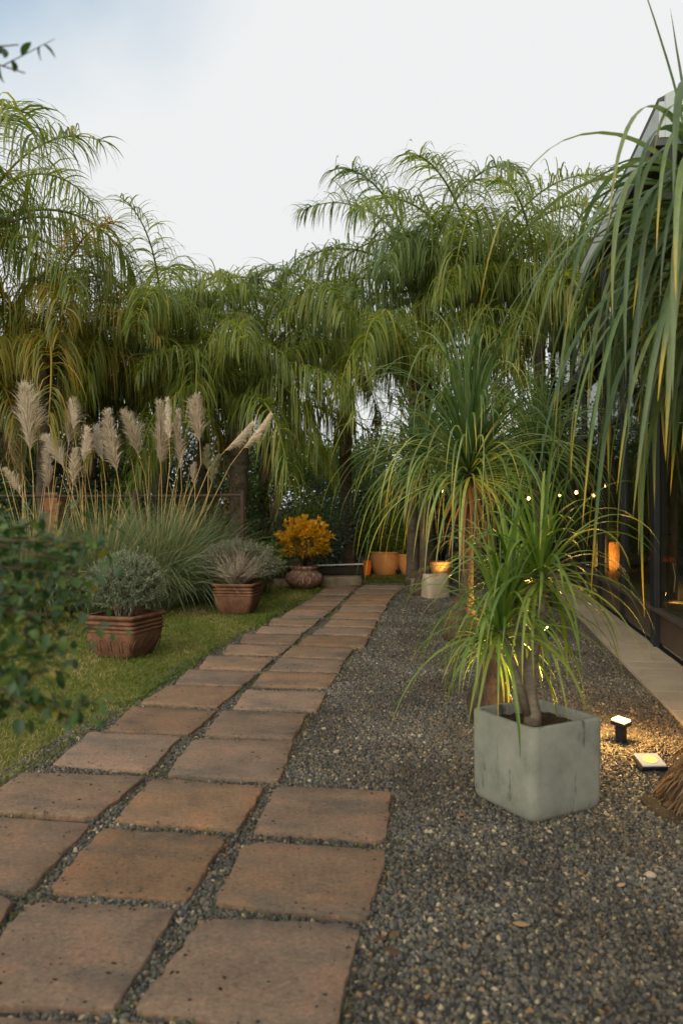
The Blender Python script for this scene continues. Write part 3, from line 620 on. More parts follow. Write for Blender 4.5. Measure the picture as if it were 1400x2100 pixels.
BUSH = [ # px, depth, height, halfwidth, material, leaf, label
 (-60, 14.0, 2.3, 1.3, 'shrub', .09, 'dark hedge bush behind the fence at the left edge'),
 (95, 15.2, 2.7, 1.25, 'shrub', .10, 'dark leafy bush under the yellowing palm'),
 (215, 14.2, 1.9, .9, 'shrub_bright', .08, 'bright green bush behind the left canes'),
 (300, 16.0, 2.4, 1.2, 'shrub', .10, 'dark bush behind the ringed palm trunk'),
 (415, 14.8, 2.1, 1.0, 'shrub', .09, 'dark bush left of the stubby trunk'),
 (560, 15.5, 2.2, 1.0, 'shrub_bright', .08, 'green bush to the right of the stubby trunk'),
 (648, 16.2, 2.1, .9, 'shrub_blue', .06, 'small leaved glossy bush right behind the golden shrub'),
 (690, 19.0, 3.0, 1.3, 'shrub_bright', .10, 'light green bush beside the bare grey palm trunk'),
 (800, 20.0, 2.8, 1.5, 'shrub', .10, 'dark bush behind the clay pots'),
 (905, 21.0, 3.2, 1.5, 'shrub_bright', .10, 'yellow green bush behind the spiky crown'),
 (1010, 22.0, 3.4, 1.6, 'shrub', .11, 'broad dark bush at the far end of the gravel'),
 (1120, 20.5, 3.9, 1.4, 'shrub_bright', .11, 'fresh green bush below the pale roof fascia'),
 (1165, 23.5, 4.0, 1.6, 'shrub', .11, 'tall dark bush behind the glass house corner'),
 (740, 24.5, 3.6, 1.9, 'shrub', .12, 'farthest dark bush behind the bare grey trunk'),
 (480, 21.0, 3.2, 1.9, 'shrub', .12, 'wide dark bush deep behind the stubby trunk'),
 (160, 20.0, 3.4, 2.0, 'shrub', .12, 'wide dark bush deep behind the left palms'),
 (40, 26.0, 4.6, 2.6, 'shrub', .15, 'far wall of dark leaves at the left end of the garden'),
 (330, 27.0, 4.4, 2.6, 'shrub', .15, 'far wall of dark leaves behind the ringed palm trunk'),
 (590, 27.0, 4.2, 2.4, 'shrub_bright', .15, 'far green thicket behind the stubby trunk'),
 (850, 28.0, 4.3, 2.4, 'shrub', .15, 'far dark thicket at the end of the path'),
 (1040, 28.0, 4.0, 2.2, 'shrub', .15, 'far dark thicket behind the string lights'),
 (-80, 18.5, 3.6, 1.8, 'shrub', .12, 'deep dark bush behind the left edge palm'),
]
for i, (px, d, h, hw, mk, ls, lab) in enumerate(BUSH):
    shrub('garden_bush', lab, 'bush', gxy(px, d), h * .5, (hw, hw * .8, h * .52), int(2600 + 900 * hw * h), ls, mk, 900 + i, group='bushes behind the palms', lumps=44, lump=.3, shell=.35)
# two background trees
def tree(label, px, d, h, cr, seed, mk='shrub'):
    rg = np.random.default_rng(seed); r2 = random.Random(seed); b = gxy(px, d); root = empty('broadleaf_tree', b); tag(root, label, 'tree')
    mb = MB(); mb.tube([(0, 0, -.1), (.05, 0, h * .3), (-.05, .05, h * .6), (0, 0, h * .85)], [.16, .13, .09, .04], 9)
    V = []
    for i in range(16):
        a = r2.uniform(0, 6.28); z0 = h * r2.uniform(.35, .8); e = Vector((math.cos(a) * cr * r2.uniform(.4, .95), math.sin(a) * cr * r2.uniform(.4, .95), z0 + r2.uniform(.2, 1.2)))
        s = Vector((0, 0, z0 * .8)); mb.tube([s, s.lerp(e, .5) + Vector((0, 0, .1)), e], [.05, .035, .012], 5)
        n = 420; p = np.array(e) + rg.normal(0, .40, (n, 3)); V.append(kites(p, rg.normal(0, 1, (n, 3)), .12 * rg.uniform(.6, 1.2, n), .06, rg))
    mb.build('trunk', M['bark'], root, smooth=True); o = obj('crown', leaf_mesh('crown', join(V), M[mk]), root); o['kind'] = 'stuff'
tree('dark broadleaf tree seen through the fronds at the left', 45, 19.0, 5.2, 1.7, 71)
tree('dark broadleaf tree between the drooping palm and the glass house', 1160, 19.5, 5.8, 1.4, 72)

# ------------------------------------------------------------------ fence, brick pillar, low edging, creeper
fr_ = empty('wire_fence', gxy(0, 12.4)); tag(fr_, 'rusty rail and wire fence behind the pampas grass', 'fence')
_o = gxy(0, 12.4)
def frel(px, z): return at(px, HZ, 12.4).xy.to_3d() - _o + Vector((0, 0, z))
MB().tube([frel(-300, 1.65), frel(150, 1.63), frel(420, 1.64), frel(497, 1.65)], .022, 8).build('top_rail', M['rail'], fr_)
for z in (.35, .7, 1.05, 1.35):
    MB().tube([frel(-300, z), frel(497, z + .01)], .005, 5).build('wire', M['rail'], fr_)
for px in (-290, -70, 278, 497):
    MB().tube([frel(px, -.1), frel(px, 1.72)], .035, 8).build('post', M['rail'], fr_)
pil = empty('brick_pillar', gxy(112, 13.0)); tag(pil, 'short red brick pillar behind the left pampas plumes', 'pillar')
mb = MB(); mb.box((0, 0, .85), (.118, .118, .85)); mb.build('core', M['rock'], pil)
bm1 = MB(); bm1.box((0, 0, 0), (.12, .057, .031), bev=.004); bme = mesh_np('brick', bm1.V, bm1.F, M['brick'], smooth=False)
for k in range(24):
    odd = k % 2
    for s in (-1, 1):
        obj('brick', bme, pil, (0, s * .066, .035 + k * .07) if not odd else (s * .066, 0, .035 + k * .07), (0, 0, 0 if not odd else math.pi / 2))
ed = empty('timber_edging', gxy(640, 15.2)); tag(ed, 'low dark timber edging behind the golden shrub pot', 'edging')
_e = gxy(640, 15.2)
p0, p1 = gxy(545, 15.2) - _e, gxy(745, 15.6) - _e; L_ = (p1 - p0).length; an = math.atan2((p1 - p0).y, (p1 - p0).x); mid = (p0 + p1) / 2
for k in range(2):
    mb = MB(); mb.box((0, 0, 0), (L_ / 2, .03, .07), bev=.006); mb.build('board', M['timber'], ed, mid + Vector((0, 0, .07 + k * .145)), an)
MB().tube([p0 + Vector((0, -.05, .31)), p1 + Vector((0, -.05, .34))], .016, 6).build('pipe', M['pale_cord'], ed)
def rock(name, label, cat, p, sz, seed, rz=0, mat='rock'):
    rg = np.random.default_rng(seed); n1, n2 = 12, 18; V = []; F = []
    ph = rg.uniform(0, 6.28, 6)
    for i in range(n1 + 1):
        th = math.pi * i / n1
        for k in range(n2):
            a = 2 * math.pi * k / n2; v = Vector((math.sin(th) * math.cos(a), math.sin(th) * math.sin(a), math.cos(th)))
            r = 1 + .13 * math.sin(v.x * 4 + ph[0]) + .10 * math.sin(v.y * 5 + ph[1]) + .09 * math.sin(v.z * 6 + ph[2]) + .06 * math.sin(v.x * 9 + v.y * 8 + ph[3])
            q = [max(-.75, min(.75, c * r)) / .75 for c in v]; V.append((q[0] * sz[0], q[1] * sz[1], max(-.25, q[2]) * sz[2]))
    for i in range(n1):
        for k in range(n2): j = (k + 1) % n2; F.append((i * n2 + k, (i + 1) * n2 + k, (i + 1) * n2 + j, i * n2 + j))
    mb = MB(); mb.add(V, F); o = mb.build(name, M[mat], None, p, rz, smooth=True); tag(o, label, cat); return o
rock('boulder', 'long low brown boulder right of the round terracotta pot', 'boulder', gxy(693, 14.6, .05), (.42, .17, .14), 5, .25)
rock('flat_stone', 'flat dark stone left of the round terracotta pot', 'stone', gxy(583, 14.6, .02), (.20, .16, .12), 6, .1)
shrub('red_creeper', 'thin creeper with red leaves climbing the stubby palm trunk', 'creeper', gxy(478, 13.9), 1.05, (.26, .10, .95), 420, .075, 'ivy', 77, stems=3, lumps=20, lump=.25, shell=.4)
shrub('hedge_sprout', 'low green sprout behind the sparse grey herb', 'bush', gxy(545, 13.4), .42, (.36, .3, .42), 1500, .06, 'shrub_bright', 78, stems=5)

# ------------------------------------------------------------------ terracotta pots
def square_pot(label, px, d, half, rz, seed, H=.42, arches=True):
    base = gxy(px, d); root = empty('terracotta_planter', base, rz); tag(root, label, 'planter')
    prof = [(0, .70), (.02, .74), (.08, .84), (.16, .93), (.24, .965), (.245, .965)]
    for z in (.262, .302, .342):
        prof += [(z - .012, .965), (z - .004, 1.0), (z + .010, 1.0), (z + .018, .965), (z + .022, .935)]
    prof += [(.378, .965), (.388, 1.03), (.405, 1.05), (H, 1.02), (H, .90), (H - .07, .86)]
    mb = MB(); mb.loft([[(x + .004 * math.sin(7 * x + seed), y, z2 + .006 * math.sin(3 * x + 2 * y + seed)) for (x, y, z2) in rsq(half * s, half * s, .045 * (1.6 - z / H * .8), 4, z)] for (z, s) in prof])
    b = mb.build('pot_body', M['terracotta'], root, smooth=True); b.data.set_sharp_from_angle(angle=R(60))
    mb = MB(); mb.add([(x, y, H - .05) for (x, y, z) in rsq(half * .885, half * .885, .03, 3)], [tuple(range(16))]); mb.build('soil', M['pot_soil'], root)
    for k in range(4 if arches else 0):           # raised arches on the two faces in view
        for (ax, n) in (((1, 0), (0, -1)), ((0, 1), (1, 0))):
            u = (-.66 + .44 * k) * half; pts = []
            for a in [(-.045, .07)] + [(.045 * -math.cos(R(q)), .15 + .045 * math.sin(R(q))) for q in range(0, 181, 30)] + [(.045, .07)]:
                z = a[1]; s = np.interp(z, [p[0] for p in prof[:5]], [p[1] for p in prof[:5]]) * half + .001
                uu = u + a[0]; pts.append((ax[0] * uu + n[0] * s, ax[1] * uu + n[1] * s, z))
            MB().tube(pts, .0045, 5).build('relief_arch', M['terracotta'], root, smooth=True)
    return root, base
rt1, b1 = square_pot('large ribbed terracotta planter holding the round grey herb', 257, 7.95, .285, R(-11), 1)
rt2, b2 = square_pot('smaller ribbed terracotta planter holding the sparse twiggy herb', 488, 11.05, .285, R(1), 2, arches=False)
def herb(name, label, base, rz, c, rad, n, seed, mat, twigs, bare=0.0):
    rg = np.random.default_rng(seed); root = empty(name, base + Vector((0, 0, .37))); tag(root, label, 'herb')
    # upright leafy sprigs from a woody base
    m = n // 22; dr = unit(rg.normal(0, 1, (m, 3)) + np.array([0, 0, .35])); dr[:, 2] = np.maximum(dr[:, 2], -.35); rr = rg.uniform(.62, 1.0, (m, 1))
    tips = dr * rr * np.array(rad) * rg.uniform(.92, 1.08, (m, 1)); tips[:, 2] += c
    keep = np.ones(m, bool)
    if bare:
        keep = ~((np.abs(tips[:, 0]) < rad[0] * .55) & (tips[:, 1] < rad[1] * .35) & (tips[:, 2] < c + rad[2] * .6) & (rg.random(m) < bare))
    lt = tips[keep]; k = 22; i = np.repeat(np.arange(len(lt)), k); s = rg.random(len(i))[:, None]
    inner = lt * np.array([.78, .78, .80]) + np.array([0, 0, .02]); P = inner[i] * (1 - s) + lt[i] * s + rg.normal(0, .008, (len(i), 3))
    D = unit(lt - inner)[i] * .8 + rg.normal(0, .6, (len(i), 3)) + np.array([0, 0, .35])
    f = obj('foliage', leaf_mesh('foliage', kites(P, D, rg.uniform(.022, .045, len(i)), .0075, rg), M[mat]), root); f['kind'] = 'stuff'
    r2 = random.Random(seed); mb = MB()
    for q in range(twigs):
        t_ = tips[rg.integers(0, m)] * r2.uniform(.75, 1.0); e = Vector(t_); s0 = Vector((r2.uniform(-.06, .06), r2.uniform(-.06, .06), 0)); md = s0.lerp(e, .5) + Vector((r2.uniform(-.03, .03), r2.uniform(-.03, .03), .05))
        mb.tube([s0, md, e], [.006, .004, .0018], 4)
        for _ in range(2):
            a = md.lerp(e, r2.random()); mb.tube([a, a + Vector((r2.uniform(-.1, .1), r2.uniform(-.1, .1), r2.uniform(.02, .14)))], [.0028, .0012], 3)
    w = mb.build('twigs', M['twig'], root, smooth=True); w['kind'] = 'stuff'
herb('grey_herb', 'dense round grey green herb in the large ribbed planter', b1, 0, .30, (.41, .37, .37), 42000, 5, 'lavender', 60)
herb('twiggy_herb', 'sparse grey herb with bare pale twigs in the smaller ribbed planter', b2, 0, .30, (.64, .42, .38), 19000, 6, 'lavender_dry', 230, bare=.92)
# round pot with flutes
rb = gxy(624, 14.2); root = empty('round_pot', rb); tag(root, 'round bulging fluted terracotta pot at the path side', 'pot')
prof = [(0, .17), (.02, .19), (.07, .27), (.14, .325), (.20, .335), (.26, .31), (.31, .25), (.335, .225), (.35, .235), (.375, .255), (.40, .258), (.415, .245), (.415, .215), (.33, .20)]
mb = MB(); mb.loft([circ(r_, 72, z, (lambda k: 1 + .022 * math.cos(k * 2 * math.pi / 72 * 24)) if .03 < z < .31 else None) for (z, r_) in prof]); mb.build('pot_body', M['old_terracotta'], root, smooth=True)
mb = MB(); mb.add(circ(.205, 24, .37), [tuple(range(24))]); mb.build('soil', M['pot_soil'], root)
def golden():
    rg = np.random.default_rng(9); root = empty('golden_shrub', rb + Vector((0, 0, .37))); tag(root, 'round golden orange shrub in the fluted round pot', 'shrub')
    P = []; D = []; T = []
    for i in range(330):
        d = unit(rg.normal(0, 1, 3) + np.array([0, 0, .25])); d[2] = max(d[2], -.55); c = d * np.array([.46, .42, .40]) * rg.uniform(.6, 1.0) * (1 + .13 * math.sin(d[0] * 6 + 1) * math.sin(d[2] * 7) + .10 * math.sin(d[1] * 9 + d[0] * 5)) + np.array([0, 0, .46])
        k = 13; P.append(c + rg.normal(0, .012, (k, 3))); D.append(d + rg.normal(0, .55, (k, 3)) + np.array([0, 0, .5]))
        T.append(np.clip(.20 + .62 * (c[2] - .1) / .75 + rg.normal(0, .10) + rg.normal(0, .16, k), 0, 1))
    P = np.concatenate(P); D = np.concatenate(D); T = np.concatenate(T); n = len(P)
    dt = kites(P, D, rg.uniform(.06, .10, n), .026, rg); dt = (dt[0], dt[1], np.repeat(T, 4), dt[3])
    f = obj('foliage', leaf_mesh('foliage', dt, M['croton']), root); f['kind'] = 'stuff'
    mb = MB(); r2 = random.Random(4)
    for i in range(14):
        a = r2.uniform(0, 6.28); e = Vector((math.cos(a) * .3, math.sin(a) * .3, r2.uniform(.3, .7))); mb.tube([(0, 0, 0), e * .5 + Vector((0, 0, .05)), e], [.012, .008, .004], 5)
    mb.build('stem', M['dark_twig'], root, smooth=True)
golden()
# clay pots at the end of the path
def clay_pot(label, px, d, r_, h, mat='warm_clay'):
    root = empty('clay_pot', gxy(px, d)); tag(root, label, 'pot')
    pr = [(0, .66), (.02, .70), (.35 * h, .88), (.72 * h, 1.0), (.9 * h, .97), (.92 * h, 1.03), (h, 1.05), (h, .92), (h * .8, .88)]
    mb = MB(); mb.loft([circ(r_ * s, 32, z) for (z, s) in pr]); mb.build('pot_body', M[mat], root, smooth=True).data.set_sharp_from_angle(angle=R(50))
    mb = MB(); mb.add(circ(r_ * .9, 24, h * .88), [tuple(range(24))]); mb.build('soil', M['pot_soil'], root); return root
clay_pot('wide orange clay pot at the far end of the path', 790, 17.2, .36, .50)
clay_pot('clay pot right of the wide orange one, half hidden by strap leaves', 845, 17.0, .32, .46)
clay_pot('clay pot glowing beside the far lamp', 900, 15.4, .24, .40)
op = clay_pot('small bright orange plastic pot beside the wide clay pot', 752, 17.0, .10, .30, 'orange_plastic')
shrub('potted_fern', 'fresh green bush in the wide orange clay pot', 'bush', gxy(790, 17.2) + Vector((0, 0, .43)), .45, (.5, .4, .45), 1600, .12, 'shrub_bright', 301, stems=6, aspect=.2)
shrub('potted_grass_bush', 'narrow leaved bush in the half hidden clay pot', 'bush', gxy(845, 17.0) + Vector((0, 0, .40)), .5, (.45, .4, .5), 1500, .14, 'strap_fresh', 302, stems=6, aspect=.15)
# cut sandstone block
rock('stone_block', 'pale cut stone block at the far edge of the gravel', 'block', gxy(893, 12.9, .02), (.21, .15, .36), 17, .6, 'tile')
rock('grey_boulder', 'grey rounded boulder left of the pale cut block', 'boulder', gxy(862, 13.4, .06), (.17, .14, .20), 8, .4)

# ------------------------------------------------------------------ pampas grass
def pampas(label, px, d, n, L, seed, plumes, spread=.30):
    rg = np.random.default_rng(seed); base = gxy(px, d); root = empty('pampas_grass', base); tag(root, label, 'grass clump', 'pampas grass clumps')
    a = rg.uniform(0, 6.28, n); r_ = spread * np.sqrt(rg.random(n)); P = np.stack([np.cos(a) * r_, np.sin(a) * r_, np.zeros(n)], 1)
    el = np.radians(rg.uniform(48, 88, n)); az = a + rg.normal(0, .5, n); D = np.stack([np.cos(az) * np.cos(el), np.sin(az) * np.cos(el), np.sin(el)], 1)
    f = obj('foliage', leaf_mesh('foliage', ribbons(P, D, L * rg.uniform(.6, 1.15, n), .012 * rg.uniform(.7, 1.3, n), rg.uniform(.16, .40, n), 9, rg, gpow=1.4, curl=.015), M['pampas']), root); f['kind'] = 'stuff'
    for k in range(16 if plumes else 6):
        tp_ = at(px + rg.uniform(-85, 85), rg.uniform(930, 1060), d + rg.uniform(-.2, .3)) - base; q0 = Vector((rg.uniform(-.2, .2), rg.uniform(-.15, .15), 0))
        MB().tube([q0, q0.lerp(tp_, .5) + Vector((rg.uniform(-.03, .03), 0, .05)), tp_], [.0065, .0055, .003], 5).build('cane', M['cane'], root, smooth=True)
    for (tx, ty, bx, by, wpx, mk, nod) in plumes:
        dd = d + rg.uniform(-.3, .3); top = at(tx, ty, dd) - base; bot = at(bx, by, dd) - base; wd = wpx / FPX * dd; ax = top - bot; Lp = ax.length
        s0 = Vector((rg.uniform(-.15, .15), rg.uniform(-.15, .15), 0)); dirp = ax.normalized(); ctl = bot - dirp * .5; ctl.z = max(ctl.z, bot.z * .55)
        pts = [s0, s0.lerp(ctl, .5), ctl.lerp(bot, .35), bot, bot.lerp(top, .5), top]
        st = MB().tube(pts, [.007, .006, .0055, .005, .004, .0015], 5).build('cane', M['cane'], root, smooth=True)
        k = int(800 * min(1.6, max(.6, wpx / 22))); t_ = rg.random(k) ** .85; axn = np.array(dirp); Pb = np.array(bot) + axn * (t_[:, None] * Lp * .97) + np.array([CA, SA, 0])[None] * (np.sin(t_ * np.pi) * Lp * rg.normal(0, .05))[:, None]
        lean_ = rg.normal(0, .16); rad = unit(np.cross(axn, rg.normal(0, 1, (k, 3)))); env = np.clip(1.03 - t_, 0, 1) ** .75 * np.clip(.5 + t_ * 3, 0, 1)
        D2 = rad * rg.uniform(.12, .5, (k, 1)) + axn * 1.0 + np.array([CA, SA, 0]) * lean_
        if nod: D2 += np.array([SA * 0 + nod * CA, nod * SA, -.1]) * .5
        lm = 1 + .45 * np.sin(t_ * rg.uniform(9, 16) + rg.uniform(0, 6)) * np.sin(t_ * 31 + rg.uniform(0, 6)); hl = np.minimum(Lp * .42, wd * 1.0) * (.22 + .85 * env) * lm * rg.uniform(.4, 1.35, k) + .02
        dt1 = ribbons(Pb, D2, hl, .013 * rg.uniform(.6, 1.3, k), rg.uniform(.10, .50, k), 4, rg)
        # finer side hairs
        k2 = k; j = rg.integers(0, k, k2); P3 = Pb[j] + unit(D2[j]) * (hl[j] * rg.uniform(.3, .8, k2))[:, None]; D3 = D2[j] + rg.normal(0, .30, (k2, 3))
        dt2 = ribbons(P3, D3, hl[j] * .42, .006, .30, 2, rg)
        obj('plume', leaf_mesh('plume', join([dt1, dt2]), M[mk]), st)
pampas('pampas clump with tan plumes in front of the ringed palm trunk', 318, 11.5, 3000, 1.6, 31, [
 (325, 828, 330, 955, 34, 'plume', 0), (343, 818, 347, 900, 16, 'plume_white', 0), (366, 843, 371, 960, 24, 'plume', 0), (405, 820, 410, 905, 42, 'plume', 0),
 (513, 868, 462, 924, 24, 'plume_white', .7), (551, 850, 499, 919, 22, 'plume_white', .6), (400, 952, 400, 997, 15, 'plume', 0), (427, 918, 427, 966, 18, 'plume_green', 0), (450, 936, 434, 992, 16, 'plume_green', 0), (253, 848, 283, 932, 34, 'plume', .2)])
pampas('pampas clump with many plumes behind the round grey herb', 205, 10.9, 2300, 1.5, 32, [
 (150, 822, 141, 912, 34, 'plume', 0), (93, 898, 131, 958, 30, 'plume_white', .5), (176, 877, 172, 948, 20, 'plume_white', 0), (202, 876, 211, 944, 24, 'plume_white', 0), (222, 850, 240, 966, 36, 'plume', .1),
 (155, 925, 150, 998, 24, 'plume', 0), (165, 1008, 150, 1050, 14, 'plume_green', 0), (145, 820, 152, 880, 16, 'plume_white', 0)])
pampas('pampas clump at the left edge with the largest fan shaped plume', 70, 10.6, 2000, 1.45, 33, [
 (46, 798, 62, 924, 60, 'plume', .15), (92, 930, 100, 1002, 24, 'plume', 0), (10, 965, 41, 1013, 18, 'plume', .3)])
pampas('leafy pampas clump without plumes behind the smaller ribbed planter', 392, 12.5, 2200, 1.6, 34, [])

# ------------------------------------------------------------------ the big rosette plants
# central ponytail palm
cb = gxy(945, 8.75); cc = at(962, 968, 8.75)
pt = empty('ponytail_palm', cb); tag(pt, 'large ponytail palm with upright spiky crown in the middle of the gravel', 'ponytail palm')
mb = MB(); rl = random.Random(8); top = cc - cb
pts = [Vector((0, 0, -.05)), Vector((0, 0, .05)), Vector((0, 0, .17)), Vector((.01, 0, .28)), Vector((.03, 0, .40)), Vector((.06, 0, .55)), top * .5 + Vector((.03, 0, 0)), top * .75, top]
mb.tube(pts, [.17, .20, .215, .18, .12, .075, .058, .055, .075], 16, jit=.05, rnd=rl); mb.build('trunk', M['fibre_bark'], pt, smooth=True)
LIBC = strap_lib('strap', M['strap'], 1.95, .034, [89, 84, 78, 71, 64, 57, 50, 43, 36, 29, 21, 13, 4, -8], .44, 51, nseg=18, gpow=2.2)
rosette(pt, LIBC, top + Vector((0, 0, .05)), 300, 5, bias=.95, smin=.72, smax=1.12, stack=.22)
LIBD = strap_lib('dry_strap', M['dead_strap'], .9, .03, [-30, -55, -70], .3, 52, nseg=8)
rosette(pt, LIBD, top - Vector((0, 0, .12)), 30, 6, name='dry_leaf')
# planter with a three headed ponytail
pr_ = [G(1085, 1688), G(970, 1632), G(1218, 1648)]
pc = (pr_[1] + pr_[2]) / 2 + Vector((.01, -.045, 0)); prz = math.atan2((pr_[2] - pr_[0]).y, (pr_[2] - pr_[0]).x) - R(4)
pl = empty('concrete_planter', pc, prz); tag(pl, 'square grey concrete planter standing on the gravel', 'planter')
hs = .232; H = .455
mb = MB(); mb.loft([rsq(hs * s, hs * s, .045, 6, z) for (z, s) in [(0, .86), (.012, .93), (.035, .975), (.07, .99), (H - .012, 1.0), (H - .003, .99), (H, .97), (H, .885), (H - .006, .87), (H - .08, .86)]])
mb.build('pot_body', M['concrete'], pl, smooth=True).data.set_sharp_from_angle(angle=R(40))
mb = MB(); rg_ = random.Random(3); gsz = 10; Vs = []
for i in range(gsz + 1):
    for j in range(gsz + 1): Vs.append(((i / gsz - .5) * 2 * hs * .865, (j / gsz - .5) * 2 * hs * .865, H - .055 + rg_.uniform(-.008, .012)))
mb.add(Vs, [(i * (gsz + 1) + j, (i + 1) * (gsz + 1) + j, (i + 1) * (gsz + 1) + j + 1, i * (gsz + 1) + j + 1) for i in range(gsz) for j in range(gsz)]); mb.build('soil', M['pot_soil'], pl, smooth=True)
pd = 3.98
sb_ = at(1090, 1478, pd); mp = empty('branched_ponytail_palm', Vector((sb_.x, sb_.y, H - .05))); tag(mp, 'branched ponytail palm with three leafy heads in the concrete planter', 'ponytail palm')
o_ = Vector((sb_.x, sb_.y, H - .05))
def rel(px, py, d): return at(px, py, d) - o_
heads = [(rel(1108, 1178, pd), 84, 0), (rel(1050, 1235, pd + .12), 68, 1), (rel(1026, 1290, pd - .10), 72, 2)]
fork = rel(1085, 1372, pd)
mb = MB(); rl = random.Random(5)
mb.tube([rel(1090, 1490, pd), rel(1092, 1465, pd), rel(1088, 1425, pd), fork, rel(1098, 1330, pd), rel(1110, 1260, pd), heads[0][0]], [.046, .040, .032, .034, .022, .018, .022], 10, jit=.08, rnd=rl)
mb.tube([rel(1089, 1420, pd), rel(1072, 1370, pd + .03), rel(1062, 1310, pd + .08), heads[1][0]], [.022, .024, .020, .018], 9, jit=.08, rnd=rl)
mb.tube([rel(1080, 1465, pd - .02), rel(1062, 1400, pd - .05), rel(1045, 1345, pd - .09), heads[2][0]], [.022, .021, .019, .018], 9, jit=.08, rnd=rl)
mb.build('trunk', M['grey_bark'], mp, smooth=True)
LIBP = strap_lib('strap', M['strap_fresh'], .66, .020, [88, 80, 71, 62, 53, 44, 35, 26, 16, 6, -6, -20], .36, 61, nseg=14, gpow=1.9)
for (h_, n_, k_) in heads: rosette(mp, LIBP, h_, n_, 20 + k_, bias=.9, smin=.72, smax=1.18, rr=.012, stack=.06)
# swollen stump with hanging leaves behind the planter
sbp = gxy(1004, 5.55); st = empty('caudex_palm', sbp); tag(st, 'brown swollen ponytail base lit orange just behind the concrete planter', 'ponytail palm')
mb = MB(); mb.tube([(0, 0, -.04), (0, 0, .03), (0, 0, .13), (0, 0, .24), (.01, 0, .34), (.015, 0, .44), (.02, 0, .52)], [.13, .15, .155, .12, .075, .05, .045], 14, jit=.08, rnd=random.Random(2)); mb.build('trunk', M['fibre_bark'], st, smooth=True)
LIBS = strap_lib('strap', M['strap_fresh'], .66, .022, [70, 50, 30, 14, 0, -20], .40, 63, nseg=12, gpow=1.6)
rosette(st, LIBS, (.02, 0, .53), 46, 33, smin=.6, smax=1.05, rr=.015)
# two more ponytail palms farther back (fine leaves)
def far_ponytail(label, px, cpy, d, n, L, seed):
    rg = np.random.default_rng(seed); b = gxy(px, d); c = at(px, cpy, d) - b; root = empty('ponytail_palm', b); tag(root, label, 'ponytail palm')
    mb = MB(); mb.tube([(0, 0, -.05), (0, 0, .08), (0, 0, .25), (.02, 0, .5), c * .6, c], [.16, .19, .15, .08, .06, .07], 12, jit=.05, rnd=random.Random(seed)); mb.build('trunk', M['fibre_bark'], root, smooth=True)
    el = np.radians(88 - 125 * rg.random(n)); az = rg.uniform(0, 6.28, n); D = np.stack([np.cos(az) * np.cos(el), np.sin(az) * np.cos(el), np.sin(el)], 1)
    P = np.tile(np.array(c), (n, 1)) + rg.normal(0, .04, (n, 3))
    f = obj('foliage', leaf_mesh('foliage', ribbons(P, D, L * rg.uniform(.7, 1.15, n), .03, rg.uniform(.14, .34, n), 11, rg, gpow=1.6, fold=.15), M['strap']), root); f['kind'] = 'stuff'
far_ponytail('ponytail palm with arching leaves beside the dark window frames', 1105, 925, 11.6, 330, 1.45, 81)
far_ponytail('ponytail palm behind the left side of the spiky crown', 868, 935, 13.2, 260, 1.5, 82)
far_ponytail('low ponytail palm by the far end of the glass wall', 1010, 1010, 15.5, 260, 1.3, 83)
# near strap plant at the right edge
nb = gxy(1475, 3.95); nd = 3.9
npn = empty('dragon_tree', nb); tag(npn, 'big strap leaved plant leaning in from the right edge with yellowing leaf tips', 'plant')
mb = MB(); rl = random.Random(6)
tp = [Vector((0, 0, -.05)), Vector((0, 0, .03)), Vector((0, 0, .10)), Vector((0, 0, .2)), Vector((.02, 0, .4)), Vector((.03, 0, .8)), Vector((.02, 0, 1.5)), at(1480, 600, nd) - nb, at(1466, 440, nd) - nb]
mb.tube(tp, [.285, .27, .225, .17, .12, .10, .09, .085, .06], 20, jit=.07, rnd=rl); mb.build('trunk', M['fibre_bark'], npn, smooth=True)
rgf = np.random.default_rng(44); nf = 520; a = rgf.uniform(0, 6.28, nf); z = .34 * rgf.random(nf) ** 1.4; rr_ = np.interp(z, [0, .1, .2, .34], [.27, .225, .17, .13])
P = np.stack([np.cos(a) * rr_, np.sin(a) * rr_, z], 1); D = np.stack([np.cos(a) * .55, np.sin(a) * .55, -np.ones(nf) * .35], 1)
fb = obj('root_fibre', leaf_mesh('root_fibre', ribbons(P, D, rgf.uniform(.06, .16, nf), .016, .25, 4, rgf), M['dead_strap']), npn); fb['kind'] = 'stuff'
LIBN = strap_lib('strap', M['strap_near'], 1.55, .044, [62, 56, 50, 44, 38, 32, 26, 20, 12, 4, -6, -18], .38, 71, nseg=18, gpow=1.35, fold=.12)
for (px, py, n_, sd) in ((1462, 440, 190, 1), (1492, 620, 110, 2)):
    rosette(npn, LIBN, at(px, py, nd) - nb, n_, sd, bias=.8, smin=.66, smax=1.08, rr=.04, stack=.2)
LIBU = strap_lib('strap', M['strap_near'], 1.3, .035, [84, 80], .06, 72, nseg=12)
rosette(npn, LIBU, at(1445, 400, nd) - nb, 6, 9, smin=.8, smax=1.0)
# reddish earth at its foot
rock('earth_mound', 'low mound of reddish earth at the foot of the strap leaved plant', 'mound', gxy(1445, 3.95, -.02), (.30, .26, .035), 14, .2, 'soil')

